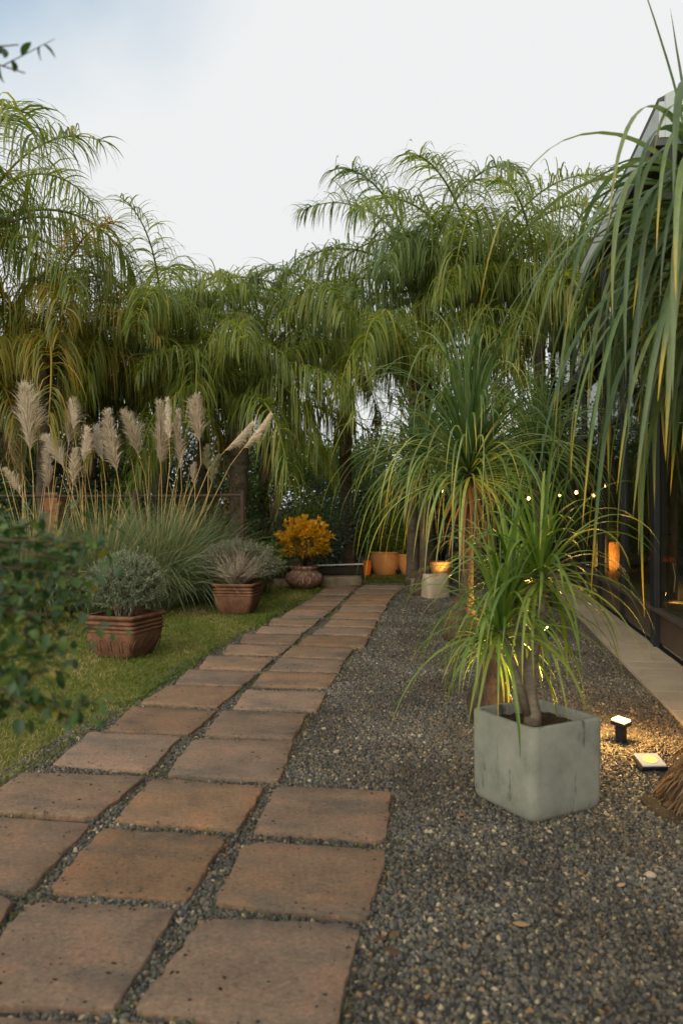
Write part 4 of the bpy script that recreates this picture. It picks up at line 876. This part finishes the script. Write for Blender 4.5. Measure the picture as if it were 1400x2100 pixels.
# ------------------------------------------------------------------ glass house
gh = empty('glass_house', (WALLX, 9, 0)); tag(gh, 'dark framed glass house along the right side with brown lower panels', 'building')
def gl(x, y, z): return (x - WALLX, y - 9, z)
def part(name, c, h, mat, parent=None, bev=.004):
    mb = MB(); mb.box((0, 0, 0), h, bev=bev); return mb.build(name, M[mat], parent or gh, c)
YS = [5.26, 7.01, 8.76, 10.51, 12.26, 14.01, 15.76, 17.51, 19.26]
EAVE = 3.55; SILL = .40
for y in YS:
    wide = abs(y - 8.76) < .1
    part('post', gl(WALLX, y, EAVE / 2), (.045, .075 if wide else .04, EAVE / 2), 'dark_metal')
    if wide: part('door_frame', gl(WALLX - .03, y - .14, EAVE / 2), (.03, .035, EAVE / 2), 'dark_metal')
for a, b in zip(YS[:-1], YS[1:]):
    ym = (a + b) / 2; hy = (b - a) / 2 - .047
    part('panel', gl(WALLX + .012, ym, SILL / 2 + .04), (.014, hy, SILL / 2 - .044), 'panel_wood')
    part('base_rail', gl(WALLX, ym, .02), (.035, hy, .022), 'dark_metal')
    part('sill', gl(WALLX - .012, ym, SILL + .02), (.05, hy, .022), 'sill_metal')
    part('transom', gl(WALLX, ym, 2.62), (.03, hy, .03), 'dark_metal')
    part('pane', gl(WALLX + .004, ym, (SILL + .04 + 2.59) / 2), (.004, hy, (2.59 - SILL - .04) / 2 - .001), 'glass', bev=0)
    part('pane', gl(WALLX + .004, ym, (2.65 + EAVE) / 2), (.004, hy, (EAVE - 2.65) / 2 - .001), 'glass', bev=0)
part('eave_beam', gl(WALLX - .05, 12.3, EAVE + .09), (.12, 7.1, .088), 'dark_metal')
# upper storey set back from the near end, with a pale fascia and pitched roof
Y0, Y1, ZF = 8.36, 19.4, 5.45
for k in range(7):
    y = Y0 + .08 + k * (Y1 - Y0 - .16) / 6
    part('upper_post', gl(WALLX + .02, y, (EAVE + .18 + ZF - .36) / 2), (.05, .05, (ZF - .36 - EAVE - .18) / 2), 'dark_metal')
    if k < 6: part('upper_pane', gl(WALLX + .02, y + (Y1 - Y0 - .16) / 12, (EAVE + .18 + ZF - .36) / 2), (.004, (Y1 - Y0 - .16) / 12 - .052, (ZF - .36 - EAVE - .18) / 2 - .001), 'glass', bev=0)
part('soffit', gl(WALLX + .14, (Y0 + Y1) / 2, ZF - .30), (.24, (Y1 - Y0) / 2 - .01, .055), 'dark_roof')
part('fascia', gl(WALLX - .03, (Y0 + Y1) / 2, ZF - .10), (.03, (Y1 - Y0) / 2, .18), 'white_paint')
mb = MB(); sl = math.tan(R(24)); x0, x1 = -.06, 3.4
for (ya, yb, nm, mt) in ((Y0 + .06, Y1, 'roof', 'dark_roof'),):
    mb.add([(x0, ya - 9, ZF + .085), (x1, ya - 9, ZF + .085 + (x1 - x0) * sl), (x1, yb - 9, ZF + .085 + (x1 - x0) * sl), (x0, yb - 9, ZF + .085),
            (x0, ya - 9, ZF + .14), (x1, ya - 9, ZF + .14 + (x1 - x0) * sl), (x1, yb - 9, ZF + .14 + (x1 - x0) * sl), (x0, yb - 9, ZF + .14)],
           [(0, 3, 2, 1), (4, 5, 6, 7), (0, 1, 5, 4), (1, 2, 6, 5), (2, 3, 7, 6), (3, 0, 4, 7)]); mb.build('roof', M['dark_roof'], gh)
mb = MB(); za = ZF - .28
mb.add([(0.0, Y0 - 9, za), (x1, Y0 - 9, za), (x1, Y0 - 9, ZF + .14 + (x1 - x0) * sl), (0.0, Y0 - 9, ZF + .15), (0.0, Y0 - 8.95, za), (x1, Y0 - 8.95, za), (x1, Y0 - 8.95, ZF + .14 + (x1 - x0) * sl), (0.0, Y0 - 8.95, ZF + .15)],
       [(0, 1, 2, 3), (7, 6, 5, 4), (0, 4, 5, 1), (1, 5, 6, 2), (2, 6, 7, 3), (3, 7, 4, 0)]); mb.build('gable', M['white_paint'], gh)
# the room behind the glass
mb = MB(); mb.box((0, 0, 0), (2.4, 8.4, .01)); mb.build('room_floor', M['room_floor'], gh, gl(WALLX + 2.47, 13.2, -.012))
mb = MB(); mb.box((0, 0, 0), (.05, 8.4, 1.8)); mb.build('room_wall', M['room_wall'], gh, gl(WALLX + 4.9, 13.2, 1.8))
mb = MB(); mb.box((0, 0, 0), (2.4, .05, 1.8)); mb.build('room_end_wall', M['room_wall'], gh, gl(WALLX + 2.47, 21.6, 1.8))
mb = MB(); mb.box((0, 0, 0), (2.4, 8.4, .05)); mb.build('room_ceiling', M['room_wall'], gh, gl(WALLX + 2.5, 13.2, 3.66))
# drain pipe bulb lamp on the far corner of the fascia
# inside: lit urn with a plant, woven chair, crate
ub = gxy(1252, 18.2); urn = empty('urn', ub); tag(urn, 'tall urn glowing orange behind the glass wall', 'urn')
mb = MB(); mb.loft([circ(r_, 28, z) for (z, r_) in [(0, .15), (.03, .17), (.15, .23), (.35, .265), (.5, .25), (.6, .20), (.64, .22), (.66, .22), (.66, .18), (.55, .18)]]); mb.build('pot_body', M['warm_clay'], urn, smooth=True)
shrub('indoor_plant', 'leafy plant growing out of the glowing urn behind the glass', 'plant', ub + Vector((0, 0, .58)), .45, (.42, .4, .5), 900, .10, 'shrub_bright', 401, stems=6)
def lamp_light(name, p, power, col=(1, .55, .16), size=.03, parent=None, spot=None, target=None):
    ld = bpy.data.lights.new(name, 'SPOT' if spot else 'POINT'); ld.energy = power; ld.color = col; ld.shadow_soft_size = size
    lo = bpy.data.objects.new(name, ld); lo.location = p; COL.objects.link(lo)
    if spot:
        ld.spot_size = R(spot); ld.spot_blend = .6; lo.rotation_euler = (Vector(p) - Vector(target)).to_track_quat('Z', 'Y').to_euler()
    return lo
def small_spot(label, p, tgt, power, spot=70):
    """stake spotlight: stake, housing, lit lens"""
    root = empty('garden_spotlight', p); tag(root, label, 'spotlight'); p = Vector(p); a = (Vector(tgt) - p - Vector((0, 0, .14))).normalized()
    MB().tube([(0, 0, -.05), (0, 0, .10)], .008, 6).build('stake', M['dark_metal'], root)
    c = Vector((0, 0, .14)); MB().tube([c - a * .05, c + a * .03], [.028, .036], 12).build('housing', M['dark_metal'], root, smooth=False)
    MB().tube([c + a * .024, c + a * .034], .031, 12).build('lens', M['bulb'], root)
    lamp_light('spotlight_light', p + c + a * .06, power, spot=spot, target=tgt, size=.03)
ip = gxy(1225, 17.3); small_spot('spotlight on the floor aimed at the glowing urn', ip + Vector((0, 0, .0)), ub + Vector((0, 0, .45)), 90, 80)
ch = empty('woven_chair', gxy(1378, 12.9)); ch.rotation_euler.z = .5; tag(ch, 'black and white corded chair with red seat behind the glass', 'chair')
mb = MB(); mb.box((0, 0, 0), (.28, .26, .035), bev=.015); mb.build('seat', M['red_fabric'], ch, (0, 0, .62))
for k in range(11):
    x = -.24 + k * .048; MB().tube([(x, -.27, .58), (x * .9, -.30, .36), (x * .8, -.24, .12)], .007, 5).build('cord', M['pale_cord'], ch)
for sx in (-1, 1):
    for sy in (-1, 1): MB().tube([(sx * .22, sy * .20, 0), (sx * .26, sy * .24, .6)], .014, 6).build('leg', M['black_cord'], ch)
MB().tube([(-.26, .26, .62), (-.27, .33, 1.0), (.27, .33, 1.0), (.26, .26, .62)], .016, 6).build('back_frame', M['black_cord'], ch)
bx = empty('black_box', gxy(1412, 12.6)); tag(bx, 'tall black cabinet at the edge of the picture behind the glass', 'cabinet')
mb = MB(); mb.box((0, 0, .42), (.22, .22, .42), bev=.01); mb.build('body', M['black_cord'], bx)
mb = MB(); mb.box((0, 0, .865), (.235, .235, .02), bev=.006); mb.build('top', M['dark_metal'], bx)
small_spot('small floor spotlight shining behind the near glass pane', gxy(1358, 12.2), gxy(1420, 12.2, .02), 14, 110)
# ------------------------------------------------------------------ garden lamps
def flood(label, p, hs, hh, rz, tilt, lit, name='flood_lamp', body_h=None):
    root = empty(name, p, rz); tag(root, label, 'lamp')
    zb = hh
    MB().box((0, 0, zb * .5 - .01), (hs * .55, hs * .55, zb * .5 + .01), bev=.004).build('body', M['dark_metal'], root)
    head = empty('head', (0, 0, zb + .012), 0, root); head.rotation_euler = (tilt, 0, 0)
    MB().box((0, 0, 0), (hs, hs, .014), bev=.004).build('rim', M['dark_metal'], head)
    if lit: MB().box((0, 0, .018), (hs * .86, hs * .86, .006), bev=.002).build('lens', M['glow'], head)
    else:
        MB().box((0, 0, .017), (hs * .90, hs * .90, .004), bev=.001).build('lens', M['frosted'], head)
        mb = MB(); mb.loft([circ(hs * .5, 16, .0215), circ(hs * .46, 16, .0235)], True, True); mb.build('bulb_glow', M['glow_soft'], head)
    return root
fp = gxy(1272, 4.98)
flood('brightly lit square lamp on a short post in the gravel right of the planter', fp, .050, .125, R(45) + YAW, 0.12, True)
lamp_light('lamp_light', fp + Vector((0, -.02, .26)), 22, size=.04)
flood('dim square floor lamp low in the gravel near the right edge', gxy(1331, 4.50), .075, .03, .2, 0.2, False)
small_spot('tiny spotlight glowing on the gravel behind the branched ponytail palm', gxy(1123, 8.6), cb + Vector((.05, 0, 1.0)), 130, 95)
small_spot('spotlight behind the planter lighting the swollen base', gxy(1058, 5.9), sbp + Vector((.22, -.9, .75)), 60, 130)
small_spot('far spotlight lighting the clay pot and leaves at the end of the gravel', gxy(925, 14.9), gxy(885, 15.2, .8), 14, 110)
small_spot('far spotlight hidden behind the cut stone block', gxy(815, 16.2), gxy(790, 17.2, .3), 1.5, 120)
# string of bulbs
sp0, sp1 = at(840, 985, 14.6), at(1290, 975, 14.6); sl_ = empty('string_lights', (sp0.x, sp0.y, sp0.z)); tag(sl_, 'string of small warm bulbs hanging behind the ponytail palms', 'string lights')
sag = lambda t: sp0.lerp(sp1, t) - sp0 - Vector((0, 0, .42 * 4 * t * (1 - t) * .8))
MB().tube([sag(k / 20) for k in range(21)], .006, 5).build('cable', M['black_cord'], sl_)
for px in (909, 1083, 1146, 1181, 1238):
    q = sag((px - 840) / 450)
    mb = MB(); mb.loft([[(x + q.x, y + q.y, z + q.z) for (x, y, z) in circ(r_, 10, z)] for (z, r_) in [(-.075, .008), (-.07, .018), (-.05, .026), (-.03, .02), (-.015, .012)]], True, True); mb.build('bulb', M['bulb'], sl_, smooth=True)
for k, px in enumerate((840, 1290)):
    q = (sp0, sp1)[k]
    if k == 0:
        po = empty('lamp_pole', (q.x, q.y, 0)); tag(po, 'thin dark pole carrying the left end of the string lights', 'pole')
        MB().tube([(0, 0, -.1), (0, 0, q.z + .1)], .02, 8).build('shaft', M['rail'], po); MB().tube([(0, 0, q.z - .02), (0, -.04, q.z)], .008, 6).build('hook', M['rail'], po)

# ------------------------------------------------------------------ leafy shrub at the left edge, close to the camera
LEAFM = []
for v in range(5):
    rg = np.random.default_rng(600 + v); n = 6; Vl = []; Fl = []; L = .040 * rg.uniform(.85, 1.15); W = .030 * rg.uniform(.85, 1.15)
    for i in range(n + 1):
        s = i / n; wv = W * .5 * math.sin(math.pi * min(1, s * .93 + .05)) ** .7 if i < n else .0005; zz = -.010 * s * s
        Vl += [(s * L, -wv, zz + wv * .35), (s * L, 0, zz), (s * L, wv, zz + wv * .35)]
    Fl = np.array([[i * 3 + j, i * 3 + j + 1, i * 3 + j + 4, i * 3 + j + 3] for i in range(n) for j in range(2)])
    LEAFM.append(mesh_np('leaf', np.array(Vl), Fl, M['near_leaf'], {'tint': np.full(len(Vl), [.15, .4, .6, .8, .97][v]), 'along': np.zeros(len(Vl))}))
def leafy(root, twigs, seed, per=30, spread=.028, scale=1.0, side=4):
    rl = random.Random(seed); mb = MB(); cnt = 0
    def rnd(s): return Vector((rl.gauss(0, s), rl.gauss(0, s), rl.gauss(0, s)))
    for (a, b, rad) in twigs:
        a = Vector(a); b = Vector(b); m = a.lerp(b, .5) + Vector((0, 0, .10 * (b - a).length)) + rnd(.02)
        cur = [a.lerp(m, t / 4) for t in range(4)] + [m.lerp(b, t / 4) for t in range(5)]
        mb.tube(cur, [rad * (1 - .8 * i / 8) + .0008 for i in range(9)], 5)
        subs = [cur[2:]]
        for _ in range(side):
            i = rl.randrange(2, 8); s0 = cur[i]; e = s0 + ((b - a).normalized() * .5 + rnd(.55)).normalized() * rl.uniform(.06, .16); c2 = [s0.lerp(e, t / 4) for t in range(5)]; mb.tube([c2[0], c2[2], c2[4]], [.0016, .0012, .0007], 4); subs.append(c2)
        tot = sum(len(s) for s in subs)
        for s in subs:
            for k in range(max(2, int(per * len(s) / tot))):
                f = rl.random() ** .8 * (len(s) - 1); i = min(len(s) - 2, int(f)); p = s[i].lerp(s[i + 1], f - i)
                d = ((s[-1] - s[0]).normalized() * .5 + rnd(.7)).normalized(); rz = math.atan2(d.y, d.x); ry = -math.asin(max(-1, min(1, d.z))) + rl.uniform(0, .6)
                v = rl.choices(range(5), [3, 4, 3, 2, .6])[0]
                obj('leaf', LEAFM[v], root, p, (rl.uniform(-.6, .6), ry, rz), scale * rl.uniform(.7, 1.2)); cnt += 1
    mb.build('branch', M['dark_twig'], root, smooth=True)
    return cnt
lb = gxy(-330, 1.95); ls = empty('leafy_shrub', lb); tag(ls, 'out of focus green leafy shrub reaching in from the left edge close by', 'shrub')
def T_(px, py, d): return at(px, py, d) - lb
tw_ = []
hub = [T_(-330, 1750, 1.95), T_(-240, 1500, 1.9), T_(-200, 1300, 1.85), T_(-170, 1150, 1.9)]
main = [((0, 0, -.03), hub[1], .014), (hub[1], hub[2], .011), (hub[2], hub[3], .008)]
for (hx, px, py, d) in [(3, 190, 1112, 1.85), (3, 70, 1082, 1.95), (3, 130, 1150, 1.75), (3, 20, 1110, 1.7), (2, 150, 1180, 1.8), (2, 60, 1215, 1.9), (2, 105, 1260, 1.7), (2, 10, 1180, 1.65),
                        (2, 165, 1305, 1.75), (1, 110, 1335, 1.85), (1, 60, 1300, 1.65), (1, 25, 1385, 1.8), (1, 130, 1375, 1.7), (1, 245, 1445, 1.62), (1, 150, 1455, 1.7), (1, 60, 1450, 1.6), (1, -10, 1330, 1.6), (0, 20, 1475, 1.55)]:
    tw_.append((hub[hx], T_(px, py, d), .004))
n_near = leafy(ls, [(a, b, r_) for (a, b, r_) in main] , 15, per=4, side=1) + leafy(ls, tw_, 16, per=16, side=6, scale=.80)
rg = np.random.default_rng(55); cen = []
for (px, py, d, q, n) in [(10, 1110, 2.0, .09, 170), (70, 1150, 1.95, .09, 150), (-20, 1220, 1.9, .11, 170), (50, 1240, 1.9, .09, 130), (120, 1125, 1.9, .06, 90), (-10, 1350, 1.75, .10, 150), (30, 1430, 1.7, .07, 90), (90, 1320, 1.8, .08, 70), (110, 1410, 1.7, .05, 50), (170, 1445, 1.65, .035, 34), (100, 1225, 1.85, .07, 80)]:
    n = int(n * .66); c_ = np.array(T_(px, py, d)); cen.append(c_ + rg.normal(0, q, (n, 3)) * np.array([1.0, 1.0, .62]))
P = np.concatenate(cen); n = len(P)
fo = obj('foliage', leaf_mesh('foliage', ribbons(P, rg.normal(0, 1, (n, 3)), .030 * rg.uniform(.65, 1.3, n), .020, .12, 3, rg, fold=.14, wprof=lambda q: math.sin(math.pi * min(1, q * .9 + .08))), M['near_leaf']), ls); fo['kind'] = 'stuff'
tb = gxy(-420, 2.3); ot = empty('overhanging_tree', tb); tag(ot, 'blurred leafy branch tips hanging in at the top left against the sky', 'tree')
def U_(px, py, d): return at(px, py, d) - tb
mb = MB(); mb.tube([(0, 0, -.05), U_(-420, 1000, 2.3), U_(-380, 500, 2.2), U_(-300, 150, 2.1)], [.04, .032, .024, .012], 8); mb.build('trunk', M['dark_twig'], ot, smooth=True)
leafy(ot, [(U_(-300, 170, 2.1), U_(38, 92, 1.9), .004), (U_(-310, 200, 2.1), U_(52, 150, 1.9), .004), (U_(-370, 480, 2.2), U_(40, 455, 1.9), .005)], 18, per=16, side=2, scale=.95)

# ------------------------------------------------------------------ small things on the ground
def flat_leaf(label, p, s, rz, tint, cat='leaf'):
    rg = np.random.default_rng(int(abs(p[0] * 1000)) + 7); d = ribbons(np.array([[0, 0, .004]]), np.array([[1.0, 0, .18]]), s, s * .5, .07, 6, rg, side=np.array([[0, 1.0, .1]]), fold=.12, wprof=lambda q: math.sin(math.pi * min(1, q * .96 + .03)) ** .8)
    d = (d[0], d[1], np.full(len(d[2]), tint), d[3]); o = obj('fallen_leaf', leaf_mesh('fallen_leaf', d, M['dead_leaf']), None, p, (0, 0, rz)); tag(o, label, cat, 'dry leaves fallen on the ground')
for (px, py, s, rz, tn, lb_) in [(1050, 1893, .062, -.1, .9, 'tan dry leaf lying flat in the middle of the near gravel'), (1265, 1818, .045, .7, 1.0, 'pale curled dry leaf in the gravel near the right edge'), (760, 1930, .06, .5, .2, 'dark brown dry leaf beside the third column of slabs'),
                                (785, 1945, .07, -.4, .15, 'dark brown curled leaf in the near gravel'), (800, 1925, .06, 1.2, .3, 'brown leaf on top of the small dark leaf pile'), (935, 1672, .05, .3, .6, 'reddish dry leaf by the left foot of the concrete planter'), (958, 1690, .04, 1.3, .4, 'brown dry leaf in front of the concrete planter')]:
    p = G(px, py, .014); flat_leaf(lb_, (p.x, p.y, .012), s, rz, tn)
for k, (px, py, s, lb_) in enumerate([(1333, 1800, .022, 'large pale tan stone in the gravel at the right edge'), (690, 1545, .018, 'small pale stone at the right of the path'), (370, 1897, .018, 'tan pebble in the joint between the nearest slabs'), (664, 1497, .014, 'orange pebble near the path edge')]):
    p = G(px, py); rock('pebble', lb_, 'pebble', (p.x, p.y, .008), (s, s * .75, s * .6), 30 + k, k * 1.1, 'tile')
rg = np.random.default_rng(91); mb = MB()
for _ in range(1500):
    P_ = slab_polys[rg.integers(0, len(slab_polys))]; u, v = rg.random(2); q = P_[0].lerp(P_[1], u).lerp(P_[3].lerp(P_[2], u), v); s = rg.uniform(.0012, .0045) if rg.random() < .93 else .008
    if math.sin(q.x * 9 + 2) * math.sin(q.y * 6.3) < -.1 and s < .007: continue
    a = rg.uniform(0, 6.28); mb.add([(q.x + math.cos(a + i * 1.57) * s * (1.6 if i % 2 else .8), q.y + math.sin(a + i * 1.57) * s * (1.6 if i % 2 else .8), ZT + .0015) for i in range(4)] + [(q.x, q.y, ZT + .002 + s * .7)], [(0, 1, 4), (1, 2, 4), (2, 3, 4), (3, 0, 4)])
mb2 = MB()
for _ in range(700):
    P_ = slab_polys[rg.integers(0, len(slab_polys))]; i = rg.integers(0, 4); a_, b_ = P_[i], P_[(i + 1) % 4]; c_ = sum(P_, Vector((0, 0))) / 4
    q = a_.lerp(b_, rg.random()); q = q + (c_ - q) * abs(rg.normal(0, .10)); s = rg.uniform(.003, .008); a = rg.uniform(0, 6.28)
    if not on_slab(q): continue
    ring = [(q.x + math.cos(a + j * 1.257) * s * rg.uniform(.7, 1.3), q.y + math.sin(a + j * 1.257) * s * rg.uniform(.7, 1.3), ZT + s * .35) for j in range(5)]
    mb2.add(ring + [(q.x, q.y, ZT + s * 1.0), (q.x, q.y, ZT - .001)], [(j, (j + 1) % 5, 5) for j in range(5)] + [((j + 1) % 5, j, 6) for j in range(5)])
tag(mb2.build('spilled_gravel', M['gravel_base']), 'stone chips kicked onto the edges of the slabs', 'gravel', kind='stuff')
tag(mb.build('crumbs', M['pot_soil']), 'dark crumbs of soil and leaf litter scattered over the slabs', 'litter', kind='stuff')
